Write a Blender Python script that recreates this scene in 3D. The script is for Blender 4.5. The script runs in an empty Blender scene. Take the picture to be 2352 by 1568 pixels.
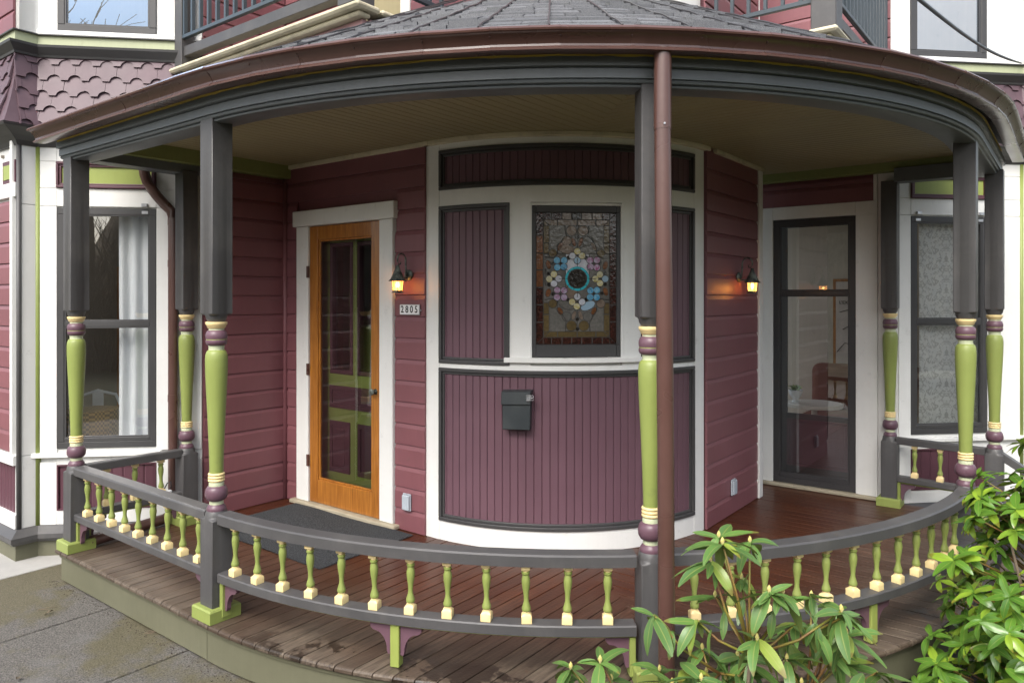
import bpy, bmesh, math, random
from mathutils import Vector, Matrix, Quaternion
random.seed(11)
R_ = math.radians
SC = bpy.context.scene
COL = SC.collection
# ------------------------------------------------------------------ camera
cam_d = bpy.data.cameras.new('camera'); cam = bpy.data.objects.new('camera', cam_d); COL.objects.link(cam)
cam.location = (0, 0, 1.6); cam.rotation_euler = (R_(90), 0, 0)
cam_d.sensor_width = 36; cam_d.lens = 36 * 1690 / 2352; cam_d.shift_y = -100 / 2352
cam_d.clip_start = .05; cam_d.clip_end = 900
SC.camera = cam
# ------------------------------------------------------------------ sky, sun, exposure
SUN_EL, SUN_AZ = 47, 204           # elevation, compass-like angle the light comes from
wd = bpy.data.worlds.new('World'); SC.world = wd; wd.use_nodes = True
nt = wd.node_tree; nt.nodes.clear()
sky = nt.nodes.new('ShaderNodeTexSky'); sky.sky_type = 'NISHITA'; sky.sun_disc = False
sky.sun_elevation = R_(SUN_EL); sky.sun_rotation = R_(SUN_AZ); sky.dust_density = 4; sky.air_density = 1.2
hs = nt.nodes.new('ShaderNodeHueSaturation'); hs.inputs['Saturation'].default_value = .55
bg = nt.nodes.new('ShaderNodeBackground'); bg.inputs['Strength'].default_value = .145
wo = nt.nodes.new('ShaderNodeOutputWorld')
nt.links.new(sky.outputs[0], hs.inputs['Color']); nt.links.new(hs.outputs[0], bg.inputs[0]); nt.links.new(bg.outputs[0], wo.inputs[0])
sd = bpy.data.lights.new('sun', 'SUN'); sd.energy = 1.3; sd.angle = R_(36); sd.color = (1, .98, .95)
sun = bpy.data.objects.new('sun', sd); COL.objects.link(sun)
az = R_(SUN_AZ); dirv = Vector((math.sin(az) * math.cos(R_(SUN_EL)), math.cos(az) * math.cos(R_(SUN_EL)), math.sin(R_(SUN_EL))))
sun.rotation_euler = dirv.to_track_quat('Z', 'Y').to_euler()
SC.view_settings.view_transform = 'Standard'; SC.view_settings.look = 'None'
SC.view_settings.exposure = 1.16; SC.view_settings.gamma = 1; SC.view_settings.use_curve_mapping = False
SC.render.engine = 'CYCLES'
SC.cycles.max_bounces = 10; SC.cycles.diffuse_bounces = 5; SC.cycles.glossy_bounces = 5; SC.cycles.transparent_max_bounces = 12

# ------------------------------------------------------------------ materials
MAT = {}
class NB:
    def __init__(s, name):
        s.m = bpy.data.materials.new(name); s.m.use_nodes = True; s.t = s.m.node_tree
        s.b = s.t.nodes['Principled BSDF']; s.o = s.t.nodes['Material Output']; MAT[name] = s.m
        s.tc = s.n('ShaderNodeTexCoord')
    def n(s, typ, **k):
        x = s.t.nodes.new(typ)
        for a, v in k.items(): setattr(x, a, v)
        return x
    def l(s, a, b): s.t.links.new(a, b)
    def noise(s, scale, detail=3, rough=.55, stretch=None, coord='Object'):
        x = s.n('ShaderNodeTexNoise'); x.inputs['Scale'].default_value = scale; x.inputs['Detail'].default_value = detail
        x.inputs['Roughness'].default_value = rough
        if stretch:
            mp = s.n('ShaderNodeMapping'); mp.inputs['Scale'].default_value = stretch
            s.l(s.tc.outputs[coord], mp.inputs[0]); s.l(mp.outputs[0], x.inputs['Vector'])
        else: s.l(s.tc.outputs[coord], x.inputs['Vector'])
        return x.outputs['Fac']
    def ramp(s, f, a, b, c0=(0, 0, 0, 1), c1=(1, 1, 1, 1)):
        r = s.n('ShaderNodeValToRGB'); r.color_ramp.elements[0].position = a; r.color_ramp.elements[1].position = b
        r.color_ramp.elements[0].color = c0; r.color_ramp.elements[1].color = c1; s.l(f, r.inputs[0]); return r.outputs[0]
    def mix(s, f, a, b, typ='MIX'):
        x = s.n('ShaderNodeMix'); x.data_type = 'RGBA'; x.blend_type = typ
        for sock, v in ((x.inputs[0], f), (x.inputs[6], a), (x.inputs[7], b)):
            if isinstance(v, (int, float)): sock.default_value = v
            elif isinstance(v, tuple): sock.default_value = v if len(v) == 4 else (*v, 1)
            else: s.l(v, sock)
        return x.outputs[2]
    def math(s, op, a, b=0., c=None):
        x = s.n('ShaderNodeMath', operation=op)
        for i, v in enumerate((a, b, c)):
            if v is None: continue
            if isinstance(v, (int, float)): x.inputs[i].default_value = v
            else: s.l(v, x.inputs[i])
        return x.outputs[0]
    def col(s, c):
        if isinstance(c, tuple): s.b.inputs['Base Color'].default_value = (*c[:3], 1)
        else: s.l(c, s.b.inputs['Base Color'])
    def rough(s, r):
        if isinstance(r, (int, float)): s.b.inputs['Roughness'].default_value = r
        else: s.l(r, s.b.inputs['Roughness'])
    def bump(s, h, strength, dist=.004):
        x = s.n('ShaderNodeBump'); x.inputs['Strength'].default_value = strength; x.inputs['Distance'].default_value = dist
        s.l(h, x.inputs['Height']); s.l(x.outputs[0], s.b.inputs['Normal'])

def mul(c, k): return tuple(min(1, x * k) for x in c)
def paint(name, c, rough=.42, var=.12, dirt=0., dirtcol=(.08, .08, .05), bump=.25, spec=.45):
    k = NB(name)
    big = k.noise(2.3, 4); fine = k.noise(60, 3)
    a = k.mix(k.ramp(big, .3, .7), mul(c, 1 - var), mul(c, 1 + var))
    info = k.n('ShaderNodeObjectInfo')
    a = k.mix(k.math('MULTIPLY', info.outputs['Random'], var * 1.6), a, mul(c, .6))
    if dirt:
        d = k.ramp(k.noise(4.5, 6, .65), .48, .72)
        a = k.mix(k.math('MULTIPLY', d, dirt), a, dirtcol)
    a = k.mix(k.math('MULTIPLY', k.ramp(k.noise(34, 4, .6, (1, 1, .07)), .35, .7), .22 if c[0] < .6 else .10), a, mul(c, .72))
    gr_ = k.ramp(k.noise(11, 7, .72), .60, .70); a = k.mix(k.math('MULTIPLY', gr_, .14), a, (.09, .08, .06))
    scuff = k.ramp(k.noise(140, 2), .70, .78)
    a = k.mix(k.math('MULTIPLY', scuff, .22), a, mul(c, 1.5))
    k.col(a); k.rough(k.math('MULTIPLY_ADD', big, .25, rough - .1)); k.b.inputs['Specular IOR Level'].default_value = spec
    h = k.math('ADD', fine, k.math('MULTIPLY', k.noise(9, 3), 1.4)); k.bump(h, bump, .0022)
    return k
paint('white', (.76, .76, .735), .5, .035, .10, (.45, .43, .36))
paint('maroon', (.208, .080, .092), .42, .10)
paint('plum', (.135, .070, .090), .42, .11)
paint('plum_dark', (.10, .040, .055), .42, .08)
paint('grey', (.074, .072, .073), .42, .14, .2, (.2, .19, .17))
paint('grey_trim', (.055, .054, .055), .4, .1)
paint('grey_beam', (.13, .145, .155), .42, .12, .25, (.05, .05, .05))
paint('charcoal', (.045, .043, .045), .38, .1)
paint('lime', (.25, .30, .08), .4, .12, .22, (.2, .24, .06))
paint('lime_light', (.29, .345, .085), .4, .09, .1, (.2, .24, .06))
paint('pale_green', (.52, .56, .37), .45, .06)
paint('yellow', (.82, .645, .32), .45, .1, .2, (.5, .36, .14))
paint('urn_plum', (.135, .072, .095), .36, .1)
paint('sage', (.138, .136, .088), .5, .1, .45, (.10, .10, .062))
paint('sage_light', (.40, .43, .27), .5, .05)
paint('ceiling', (.33, .285, .165), .5, .08)
paint('olive_frieze', (.22, .25, .085), .5, .08)
paint('cream', (.62, .56, .40), .5, .1, .5, (.12, .10, .06))
paint('threshold', (.42, .37, .27), .55, .12, .3)
paint('shingle_plum', (.105, .064, .078), .5, .1, .15, (.3, .2, .22))
paint('pink_siding', (.36, .20, .20), .5, .1)
paint('metal_rail', (.055, .072, .085), .35, .1)
paint('brown_metal', (.098, .047, .038), .26, .1, .12, (.2, .13, .12), .06, .7)
paint('box_metal', (.028, .036, .04), .38, .3, .35, (.07, .075, .07))
paint('plastic_grey', (.42, .47, .52), .4, .05)
paint('plastic_white', (.84, .85, .85), .35, .04)
paint('black_plastic', (.015, .015, .017), .4, .1)
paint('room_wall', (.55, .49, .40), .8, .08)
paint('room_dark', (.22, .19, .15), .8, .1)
paint('sofa', (.16, .06, .035), .8, .1)
paint('table_white', (.72, .68, .6), .4, .05)
paint('paper', (.60, .52, .46), .8, .04)
paint('ink', (.02, .02, .02), .8, .02)
paint('steel', (.55, .56, .58), .3, .05)
paint('raw_wood', (.42, .30, .045), .75, .3, .4, (.05, .035, .01))
paint('concrete_light', (.36, .35, .33), .8, .1, .4, (.3, .3, .28))
paint('lead', (.05, .047, .043), .45, .2)
MAT['steel'].node_tree.nodes['Principled BSDF'].inputs['Metallic'].default_value = .9
k = NB('honey_wood')
g = k.noise(5, 5, .6, (14, 14, .8)); c = k.mix(k.ramp(g, .3, .72), (.235, .080, .012), (.47, .19, .034))
c = k.mix(k.math('MULTIPLY', k.ramp(k.noise(2.2, 4), .55, .75), .45), c, (.16, .055, .012)); k.col(c); k.rough(.3)
k.b.inputs['Coat Weight'].default_value = .35; k.bump(g, .12, .002)
k = NB('lantern_metal'); g = k.noise(90, 4); k.col(k.mix(k.ramp(k.noise(22, 4), .4, .65), (.035, .045, .04), (.24, .27, .24))); k.rough(.55); k.b.inputs['Metallic'].default_value = .5; k.bump(g, .7, .004)
k = NB('lamp_glass'); k.col((.9, .6, .25)); k.b.inputs['Emission Color'].default_value = (1, .56, .20, 1); k.b.inputs['Emission Strength'].default_value = .62; k.rough(.3)
tr = k.n('ShaderNodeBsdfTransparent'); tr.inputs[0].default_value = (1, .72, .38, 1); mx = k.n('ShaderNodeMixShader'); mx.inputs[0].default_value = .6; k.l(tr.outputs[0], mx.inputs[1]); k.l(k.b.outputs[0], mx.inputs[2]); k.l(mx.outputs[0], k.o.inputs[0])
k = NB('bulb'); k.col((1, .9, .7)); k.b.inputs['Emission Color'].default_value = (1, .75, .4, 1); k.b.inputs['Emission Strength'].default_value = 9
def glass(name, tint=(1, 1, 1), rough=0., extra=.03, gcol=(.95, .96, .97)):
    k = NB(name); fr = k.n('ShaderNodeFresnel'); fr.inputs[0].default_value = 1.52
    tr = k.n('ShaderNodeBsdfTransparent'); tr.inputs[0].default_value = (*tint, 1)
    gl = k.n('ShaderNodeBsdfGlossy'); gl.inputs['Roughness'].default_value = rough; gl.inputs['Color'].default_value = (*gcol, 1)
    b = k.n('ShaderNodeBump'); b.inputs['Strength'].default_value = .03; b.inputs['Distance'].default_value = .01
    k.l(k.noise(2.2, 2), b.inputs['Height']); k.l(b.outputs[0], gl.inputs['Normal'])
    mx = k.n('ShaderNodeMixShader'); k.l(k.math('MULTIPLY_ADD', fr.outputs[0], 1.7, extra), mx.inputs[0]); k.l(tr.outputs[0], mx.inputs[1]); k.l(gl.outputs[0], mx.inputs[2])
    k.l(mx.outputs[0], k.o.inputs[0])
glass('window_glass', (.90, .91, .90), 0, .13); glass('storm_glass', (.90, .91, .90), 0, .085); glass('sky_tint_glass', (.3, .33, .36), 0, .12, (.40, .62, .95)); glass('haze_tint_glass', (.45, .47, .50), .0, .22, (.80, .88, .97))  # sky and haze panes: blue of the sky put into the reflection colour
def stained(name, c, c2, opal=False):
    k = NB(name); info = k.n('ShaderNodeObjectInfo')
    n = k.noise(55, 3)
    mp = k.n('ShaderNodeMapping'); k.l(k.tc.outputs['Object'], mp.inputs[0]); 
    c_ = k.mix(k.ramp(n, .35, .65), c, c2); c_ = k.mix(k.math('MULTIPLY', info.outputs['Random'], .5), c_, mul(c, .55))
    k.col(c_); k.rough(.12 if not opal else .25); k.b.inputs['Specular IOR Level'].default_value = .8
    k.bump(k.noise(48 if not opal else 20, 3), .22 if not opal else .08, .008)
stained('glass_ruby', (.060, .018, .013), (.018, .007, .006)); stained('glass_amber', (.145, .105, .045), (.10, .07, .032))
stained('glass_clear', (.135, .13, .118), (.19, .18, .165)); stained('glass_tan', (.27, .21, .165), (.17, .125, .095))
stained('glass_rust', (.24, .095, .035), (.12, .045, .02))
stained('glass_turq', (.012, .42, .54), (.03, .55, .64), True); stained('glass_blue', (.03, .27, .52), (.22, .48, .62), True)
stained('glass_pink', (.52, .46, .60), (.30, .03, .16), True); stained('glass_cream', (.62, .60, .45), (.50, .40, .07), True)
stained('glass_white', (.64, .68, .73), (.52, .50, .58), True); stained('glass_paleblue', (.30, .45, .58), (.34, .48, .6), True); stained('glass_dark', (.02, .018, .015), (.03, .025, .02))

def deck_mat(name, stretch):
    k = NB(name); info = k.n('ShaderNodeObjectInfo')
    sx = k.n('ShaderNodeSeparateXYZ'); k.l(k.tc.outputs['Object'], sx.inputs[0])
    mx = k.math('MAXIMUM', sx.outputs[0], 0.); my = k.math('MAXIMUM', k.math('MULTIPLY', sx.outputs[1], -1.), 0.)
    rr = k.math('SQRT', k.math('ADD', k.math('MULTIPLY', mx, mx), k.math('MULTIPLY', my, my)))
    rn = k.math('ADD', rr, k.math('MULTIPLY', k.math('SUBTRACT', k.noise(1.6, 5), .5), 1.1))
    w = k.ramp(rn, 0, 1); wr = k.n('ShaderNodeMapRange'); wr.inputs[1].default_value = 2.05; wr.inputs[2].default_value = 2.95; k.l(rn, wr.inputs[0]); w = wr.outputs[0]
    g = k.noise(7, 6, .65, stretch)
    red = k.mix(k.ramp(g, .3, .7), (.030, .010, .005), (.115, .036, .014)); grey = k.mix(k.ramp(g, .30, .70), (.046, .034, .026), (.175, .138, .102))
    c = k.mix(w, red, grey); c = k.mix(k.math('MULTIPLY', info.outputs['Random'], .75), c, k.mix(w, (.045, .013, .006), (.052, .034, .023))); k.b.inputs['Specular IOR Level'].default_value = .3
    wet = k.ramp(k.noise(2.5, 7, .66), .545, .565)
    we = k.n('ShaderNodeMapRange'); we.inputs[1].default_value = 2.76; we.inputs[2].default_value = 2.84; k.l(rr, we.inputs[0])
    wx = k.n('ShaderNodeMapRange'); wx.inputs[1].default_value = .1; wx.inputs[2].default_value = .5; k.l(sx.outputs[0], wx.inputs[0]); wet = k.math('MULTIPLY', wet, k.math('MULTIPLY', we.outputs[0], wx.outputs[0])); c = k.mix(k.math('MULTIPLY', wet, .8), c, (.014, .009, .006))
    pale = k.ramp(k.noise(16, 6, .7), .60, .74); c = k.mix(k.math('MULTIPLY', pale, .35), c, (.16, .12, .09))
    k.col(c); k.rough(k.math('SUBTRACT', k.math('MULTIPLY_ADD', w, .16, .36), k.math('MULTIPLY', wet, .22))); k.bump(k.math('ADD', g, k.noise(80, 2)), .35, .003)
deck_mat('deck_q', (9, .7, 9)); deck_mat('deck_p', (.7, 9, 9))
k = NB('roof_shingle'); info = k.n('ShaderNodeObjectInfo')
gr = k.noise(420, 2); c = k.mix(k.ramp(gr, .35, .68), (.075, .078, .084), (.25, .255, .27)); c = k.mix(k.math('MULTIPLY', info.outputs['Random'], .5), c, (.055, .058, .065))
c = k.mix(k.math('MULTIPLY', k.ramp(k.noise(9, 5), .55, .75), .3), c, (.075, .08, .06)); k.col(c); k.rough(.8); k.bump(gr, .9, .004)
k = NB('doormat'); f1 = k.noise(160, 3, .6, (1, 1, 1)); c = k.mix(k.ramp(f1, .4, .62), (.008, .010, .012), (.085, .092, .10)); k.col(c); k.rough(.95)
wv = k.n('ShaderNodeTexWave'); wv.inputs['Scale'].default_value = 60; k.l(k.tc.outputs['Object'], wv.inputs[0]); k.bump(k.math('ADD', f1, k.math('MULTIPLY', wv.outputs[1], .7)), .9, .006)
k = NB('asphalt'); f1 = k.noise(120, 4, .75); big = k.noise(1.3, 7, .68)
c = k.mix(k.ramp(f1, .36, .66), (.026, .024, .022), (.20, .185, .165)); c = k.mix(k.math('MULTIPLY', k.ramp(big, .47, .55), .62), c, k.mix(f1, (.045, .038, .012), (.14, .118, .045)))
c = k.mix(k.math('MULTIPLY', k.ramp(k.noise(2.4, 4), .60, .70), .45), c, (.16, .155, .15)); k.col(c); k.rough(k.math('MULTIPLY_ADD', big, -.35, .85)); k.bump(f1, .7, .006)
k = NB('soil'); f1 = k.noise(26, 6, .7); k.col(k.mix(k.ramp(f1, .35, .65), (.018, .012, .008), (.06, .042, .028))); k.rough(.95); k.bump(f1, 1, .03)
k = NB('grass_ground'); f1 = k.noise(3, 6, .7); k.col(k.mix(k.ramp(f1, .35, .65), (.05, .06, .025), (.10, .085, .05))); k.rough(.95); k.bump(k.noise(40, 4), 1, .03)
k = NB('bark'); f1 = k.noise(18, 5); k.col(k.mix(f1, (.07, .052, .035), (.19, .145, .095))); k.rough(.9)
k = NB('brush'); f1 = k.noise(7, 8, .75, (1, 1, .35)); k.col(k.mix(k.ramp(f1, .38, .62), (.04, .032, .02), (.42, .34, .23))); k.rough(.95); k.bump(f1, 1, .2)
k = NB('stem'); f1 = k.noise(12, 4); k.col(k.mix(k.ramp(f1, .4, .6), (.20, .20, .03), (.22, .11, .04))); k.rough(.5)
k = NB('bud'); f1 = k.noise(80, 3); k.col(k.mix(k.ramp(f1, .4, .6), (.50, .44, .12), (.66, .54, .28))); k.rough(.45)
def leaf_mat(name, a, b, young, rib, rough, yf=.25):
    k = NB(name); info = k.n('ShaderNodeObjectInfo'); at = k.n('ShaderNodeAttribute', attribute_name='tone')
    sx = k.n('ShaderNodeSeparateXYZ'); k.l(k.tc.outputs['UV'], sx.inputs[0])
    rnd = k.math('FRACT', k.math('ADD', info.outputs['Random'], at.outputs['Fac']))
    c = k.mix(rnd, a, b); c = k.mix(k.math('MULTIPLY', k.ramp(rnd, 1 - yf, 1 - yf * .6), .75), c, young)
    ax = k.math('ABSOLUTE', k.math('SUBTRACT', sx.outputs[0], .5))
    c = k.mix(k.math('MULTIPLY', k.ramp(ax, .018, .04, (1, 1, 1, 1), (0, 0, 0, 1)), .75), c, rib)
    c = k.mix(k.math('MULTIPLY', k.ramp(ax, .44, .485), .4), c, rib)
    geo = k.n('ShaderNodeNewGeometry'); c = k.mix(k.math('MULTIPLY', geo.outputs['Backfacing'], .6), c, (.17, .20, .07))
    c = k.mix(k.math('MULTIPLY', k.ramp(k.noise(30, 4), .66, .72), .3), c, (.2, .13, .03))
    tipb = k.math('MULTIPLY', k.ramp(k.math('ADD', sx.outputs[1], k.math('MULTIPLY', k.math('SUBTRACT', rnd, .5), .35)), .93, 1.0), k.ramp(rnd, .45, .55)); c = k.mix(k.math('MULTIPLY', tipb, .7), c, (.16, .09, .025))
    vein = k.n('ShaderNodeTexWave'); vein.inputs['Scale'].default_value = 9; vein.inputs['Distortion'].default_value = 1.5; k.l(k.tc.outputs['UV'], vein.inputs[0]); c = k.mix(k.math('MULTIPLY', k.noise(14, 3), .35), c, k.mix(.5, c, young))
    k.col(c); k.rough(rough); k.b.inputs['Specular IOR Level'].default_value = .55
    k.b.inputs['Transmission Weight'].default_value = 0.
    k.bump(k.math('ADD', k.noise(40, 2), k.math('MULTIPLY', ax, -1.)), .2, .004)
    tl = k.n('ShaderNodeBsdfTranslucent'); k.l(k.mix(.5, c, young), tl.inputs[0]); mx = k.n('ShaderNodeMixShader'); mx.inputs[0].default_value = .18
    k.l(k.b.outputs[0], mx.inputs[1]); k.l(tl.outputs[0], mx.inputs[2]); k.l(mx.outputs[0], k.o.inputs[0])
leaf_mat('rhodo_leaf', (.062, .150, .045), (.115, .240, .055), (.28, .34, .05), (.32, .34, .10), .36, .14)
leaf_mat('laurel_leaf', (.048, .140, .022), (.110, .245, .032), (.30, .44, .04), (.20, .27, .06), .22, .35)
k = NB('curtain'); w_ = k.noise(3, 2, .5, (9, 9, .3)); k.col(k.mix(w_, (.62, .65, .70), (.82, .84, .86))); k.rough(.9)
k = NB('lace'); sx = k.n('ShaderNodeSeparateXYZ'); k.l(k.tc.outputs['UV'], sx.inputs[0])
u = k.math('PINGPONG', k.math('MULTIPLY', sx.outputs[0], 1.), .5); 
cb = k.n('ShaderNodeCombineXYZ'); k.l(u, cb.inputs[0]); k.l(k.math('FRACT', k.math('ADD', sx.outputs[1], k.math('MULTIPLY', k.math('FLOOR', k.math('ADD', sx.outputs[0], .5)), .5))), cb.inputs[1])
vo = k.n('ShaderNodeTexNoise'); vo.inputs['Scale'].default_value = 6.5; vo.inputs['Detail'].default_value = 3; vo.inputs['Distortion'].default_value = 1.6; k.l(cb.outputs[0], vo.inputs['Vector'])
pat = k.ramp(vo.outputs['Fac'], .41, .49); k.col((.90, .91, .91)); k.rough(.9)
tr = k.n('ShaderNodeBsdfTransparent'); mx = k.n('ShaderNodeMixShader'); k.l(k.math('MULTIPLY_ADD', pat, .36, .64), mx.inputs[0]); k.l(tr.outputs[0], mx.inputs[1]); k.l(k.b.outputs[0], mx.inputs[2]); k.l(mx.outputs[0], k.o.inputs[0])
k = NB('wicker'); ck = k.n('ShaderNodeTexChecker'); ck.inputs['Scale'].default_value = 55; k.l(k.tc.outputs['Object'], ck.inputs[0]); k.col(k.mix(ck.outputs[1], (.10, .055, .012), (.34, .20, .06))); k.rough(.6)

# ------------------------------------------------------------------ mesh helpers
def mk(name, V, F, mat, parent=None, smooth=False, bevel=0., fm=None, seg=1, uv=None):
    me = bpy.data.meshes.new(name); me.from_pydata([tuple(v) for v in V], [], F)
    mats = mat if isinstance(mat, (list, tuple)) else [mat]
    for m in mats: me.materials.append(MAT[m])
    if fm: me.polygons.foreach_set('material_index', fm)
    if smooth: me.polygons.foreach_set('use_smooth', [True] * len(F))
    me.update()
    o = bpy.data.objects.new(name, me); COL.objects.link(o)
    if parent: o.parent = parent
    if bevel:
        b = o.modifiers.new('bevel', 'BEVEL'); b.width = bevel; b.segments = seg; b.limit_method = 'ANGLE'; b.angle_limit = R_(40)
    return o
class MB:
    """collects geometry for ONE mesh"""
    def __init__(s): s.V = []; s.F = []; s.M = []
    def add(s, V, F, m=0):
        k = len(s.V); s.V += [tuple(v) for v in V]; s.F += [tuple(i + k for i in f) for f in F]; s.M += [m] * len(F); return s
    def pts8(s, P, m=0):
        return s.add(P, [(0, 3, 2, 1), (4, 5, 6, 7), (0, 1, 5, 4), (1, 2, 6, 5), (2, 3, 7, 6), (3, 0, 4, 7)], m)
    def box(s, x0, x1, y0, y1, z0, z1, m=0):
        return s.pts8([(x0, y0, z0), (x1, y0, z0), (x1, y1, z0), (x0, y1, z0), (x0, y0, z1), (x1, y0, z1), (x1, y1, z1), (x0, y1, z1)], m)
    def obox(s, c, ang, lx, ly, z0, z1, m=0):
        ca, sa = math.cos(ang), math.sin(ang); P = []
        for z in (z0, z1):
            for x, y in ((-lx, -ly), (lx, -ly), (lx, ly), (-lx, ly)):
                P.append((c[0] + (x * ca - y * sa) / 2, c[1] + (x * sa + y * ca) / 2, z))
        return s.pts8(P, m)
    def loft(s, rings, m=0, cap=True, closed=True):
        n = len(rings[0]); k = len(s.V); s.V += [tuple(v) for r in rings for v in r]
        for i in range(len(rings) - 1):
            for j in range(n if closed else n - 1):
                a = k + i * n + j; b = k + i * n + (j + 1) % n
                mm = m[i] if isinstance(m, list) else m
                s.F.append((a, b, b + n, a + n)); s.M.append(mm)
        if cap:
            mm0 = m[0] if isinstance(m, list) else m; mm1 = m[-1] if isinstance(m, list) else m
            s.F.append(tuple(k + j for j in reversed(range(n)))); s.M.append(mm0)
            s.F.append(tuple(k + (len(rings) - 1) * n + j for j in range(n))); s.M.append(mm1)
        return s
    def lathe(s, prof, c=(0, 0), n=20, m=0, sq=()):
        """prof: (r, z) pairs; indices in sq are square cross sections"""
        rings = []
        for i, (r, z) in enumerate(prof):
            ring = []
            for j in range(n):
                a = 2 * math.pi * j / n; x, y = math.cos(a), math.sin(a)
                if i in sq:
                    kx = 1 / max(abs(x), abs(y)); x *= kx; y *= kx
                ring.append((c[0] + r * x, c[1] + r * y, z))
            rings.append(ring)
        return s.loft(rings, m)
    def tube(s, pts, r, n=8, m=0, cap=True):
        pts = [Vector(p) for p in pts]; rings = []; up = Vector((0, 0, 1))
        for i, p in enumerate(pts):
            t = (pts[min(i + 1, len(pts) - 1)] - pts[max(i - 1, 0)]).normalized()
            ref = up if abs(t.z) < .9 else Vector((1, 0, 0))
            a = t.cross(ref).normalized(); b = t.cross(a)
            rr = r[i] if isinstance(r, (list, tuple)) else r
            rings.append([p + a * math.cos(2 * math.pi * j / n) * rr + b * math.sin(2 * math.pi * j / n) * rr for j in range(n)])
        return s.loft(rings, m, cap)
    def obj(s, name, mat, parent=None, smooth=False, bevel=0., seg=1):
        o = mk(name, s.V, s.F, mat, parent, smooth, bevel, s.M if isinstance(mat, (list, tuple)) else None, seg)
        return o
def autosmooth(o, ang=40):
    me = o.data
    me.polygons.foreach_set('use_smooth', [True] * len(me.polygons))
    bm = bmesh.new(); bm.from_mesh(me)
    bmesh.ops.recalc_face_normals(bm, faces=bm.faces)
    for e in bm.edges:
        e.smooth = not (len(e.link_faces) == 2 and e.calc_face_angle(0) > R_(ang))
    bm.to_mesh(me); bm.free(); return o
def empty(name, loc=(0, 0, 0), rz=0.):
    o = bpy.data.objects.new(name, None); COL.objects.link(o); o.location = loc; o.rotation_euler = (0, 0, rz); o.empty_display_size = .1; return o
def tag(o, label, cat=None, group=None, kind=None):
    o['label'] = label
    if cat: o['category'] = cat
    if group: o['group'] = group
    if kind: o['kind'] = kind
    return o
def dup(o, parent=None, loc=None, rz=None):
    c = o.copy(); COL.objects.link(c); c.parent = parent
    if loc is not None: c.location = loc
    if rz is not None: c.rotation_euler = (0, 0, rz)
    return c

# house frame: p to the right-front, q to the right-back, origin at the centre of the curved bay
CX, CY, YAW = .31, 6.0, R_(-37.5)
def world(p, q, z=0.): return Vector((CX + p * math.cos(YAW) - q * math.sin(YAW), CY + p * math.sin(YAW) + q * math.cos(YAW), z))
r2 = math.sqrt(.5)
class Wall:
    def __init__(s, o, d, n): s.o, s.d, s.n = o, d, n
    def P(s, t, z, e): return (s.o[0] + s.d[0] * t + s.n[0] * e, s.o[1] + s.d[1] * t + s.n[1] * e, z)
    def box(s, mb, t0, t1, z0, z1, e0, e1, m=0):
        P = [s.P(t0, z0, e0), s.P(t1, z0, e0), s.P(t1, z0, e1), s.P(t0, z0, e1), s.P(t0, z1, e0), s.P(t1, z1, e0), s.P(t1, z1, e1), s.P(t0, z1, e1)]
        # keep outward winding
        A = Vector(P[1]) - Vector(P[0]); B = Vector(P[3]) - Vector(P[0])
        if A.cross(B).z < 0: P = [P[1], P[0], P[3], P[2], P[5], P[4], P[7], P[6]]
        return mb.pts8(P, m)
    def slab(s, mb, t0, t1, z0, z1, e0, e1, holes=(), m=0):
        ts = sorted({t0, t1, *[h[0] for h in holes], *[h[1] for h in holes]}); zs = sorted({z0, z1, *[h[2] for h in holes], *[h[3] for h in holes]})
        for a, b in zip(ts, ts[1:]):
            for c, d in zip(zs, zs[1:]):
                x, y = (a + b) / 2, (c + d) / 2
                if any(h[0] < x < h[1] and h[2] < y < h[3] for h in holes): continue
                s.box(mb, a, b, c, d, e0, e1, m)
        return mb
    def frame(s, mb, t0, t1, z0, z1, w, e0, e1, m=0):
        s.box(mb, t0, t1, z1 - w, z1, e0, e1, m); s.box(mb, t0, t1, z0, z0 + w, e0, e1, m)
        s.box(mb, t0, t0 + w, z0 + w, z1 - w, e0, e1, m); s.box(mb, t1 - w, t1, z0 + w, z1 - w, e0, e1, m); return mb
W1 = Wall((0, -1.365), (1, 0), (0, -1)); W2 = Wall((1.365, 0), (0, 1), (1, 0)); W3 = Wall((-1.63, 0), (0, 1), (1, 0)); W4 = Wall((0, 1.44), (1, 0), (0, -1))
LW = Wall((-1.63, -2.08), (-r2, -r2), (r2, -r2)); RW = Wall((2.3, 1.44), (r2, r2), (r2, -r2))
LN = Wall((-1.63 - 1.106 * r2, -2.08 - 1.106 * r2), (0, -1), (1, 0)); LF = Wall((LN.o[0], LN.o[1] - .118), (-1, 0), (0, -1))
RN = Wall((2.3 + 1.06 * r2, 1.44 + 1.06 * r2), (1, 0), (0, -1)); RF = Wall((RN.o[0] + .118, RN.o[1]), (0, 1), (1, 0))

# ------------------------------------------------------------------ ground
def gz(x, y):
    t = min(1, max(0, (x - .1) / .9)); t = t * t * (3 - 2 * t); return -.232 - .55 * t
mb = MB(); xs = [-300, -60, -20, -10, -6, -4, -2, -1, -.5] + [i * .1 for i in range(0, 13)] + [1.6, 2, 3, 5, 10, 20, 60, 300]; ys = [-300, -60, -20, -8, -3, 0, 1, 2, 3, 4, 6, 10, 20, 60, 300]
V = [(x, y, gz(x, y)) for y in ys for x in xs]; n = len(xs)
mb.add(V, [(j * n + i, j * n + i + 1, (j + 1) * n + i + 1, (j + 1) * n + i) for j in range(len(ys) - 1) for i in range(n - 1)])
o = mb.obj('ground', ['soil', 'grass_ground'], None, True); tag(o, 'dark soil and ground around the porch and house', kind='structure')
for pl in o.data.polygons:
    c = pl.center
    if abs(c.x) > 6 or c.y < 0: pl.material_index = 1
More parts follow.
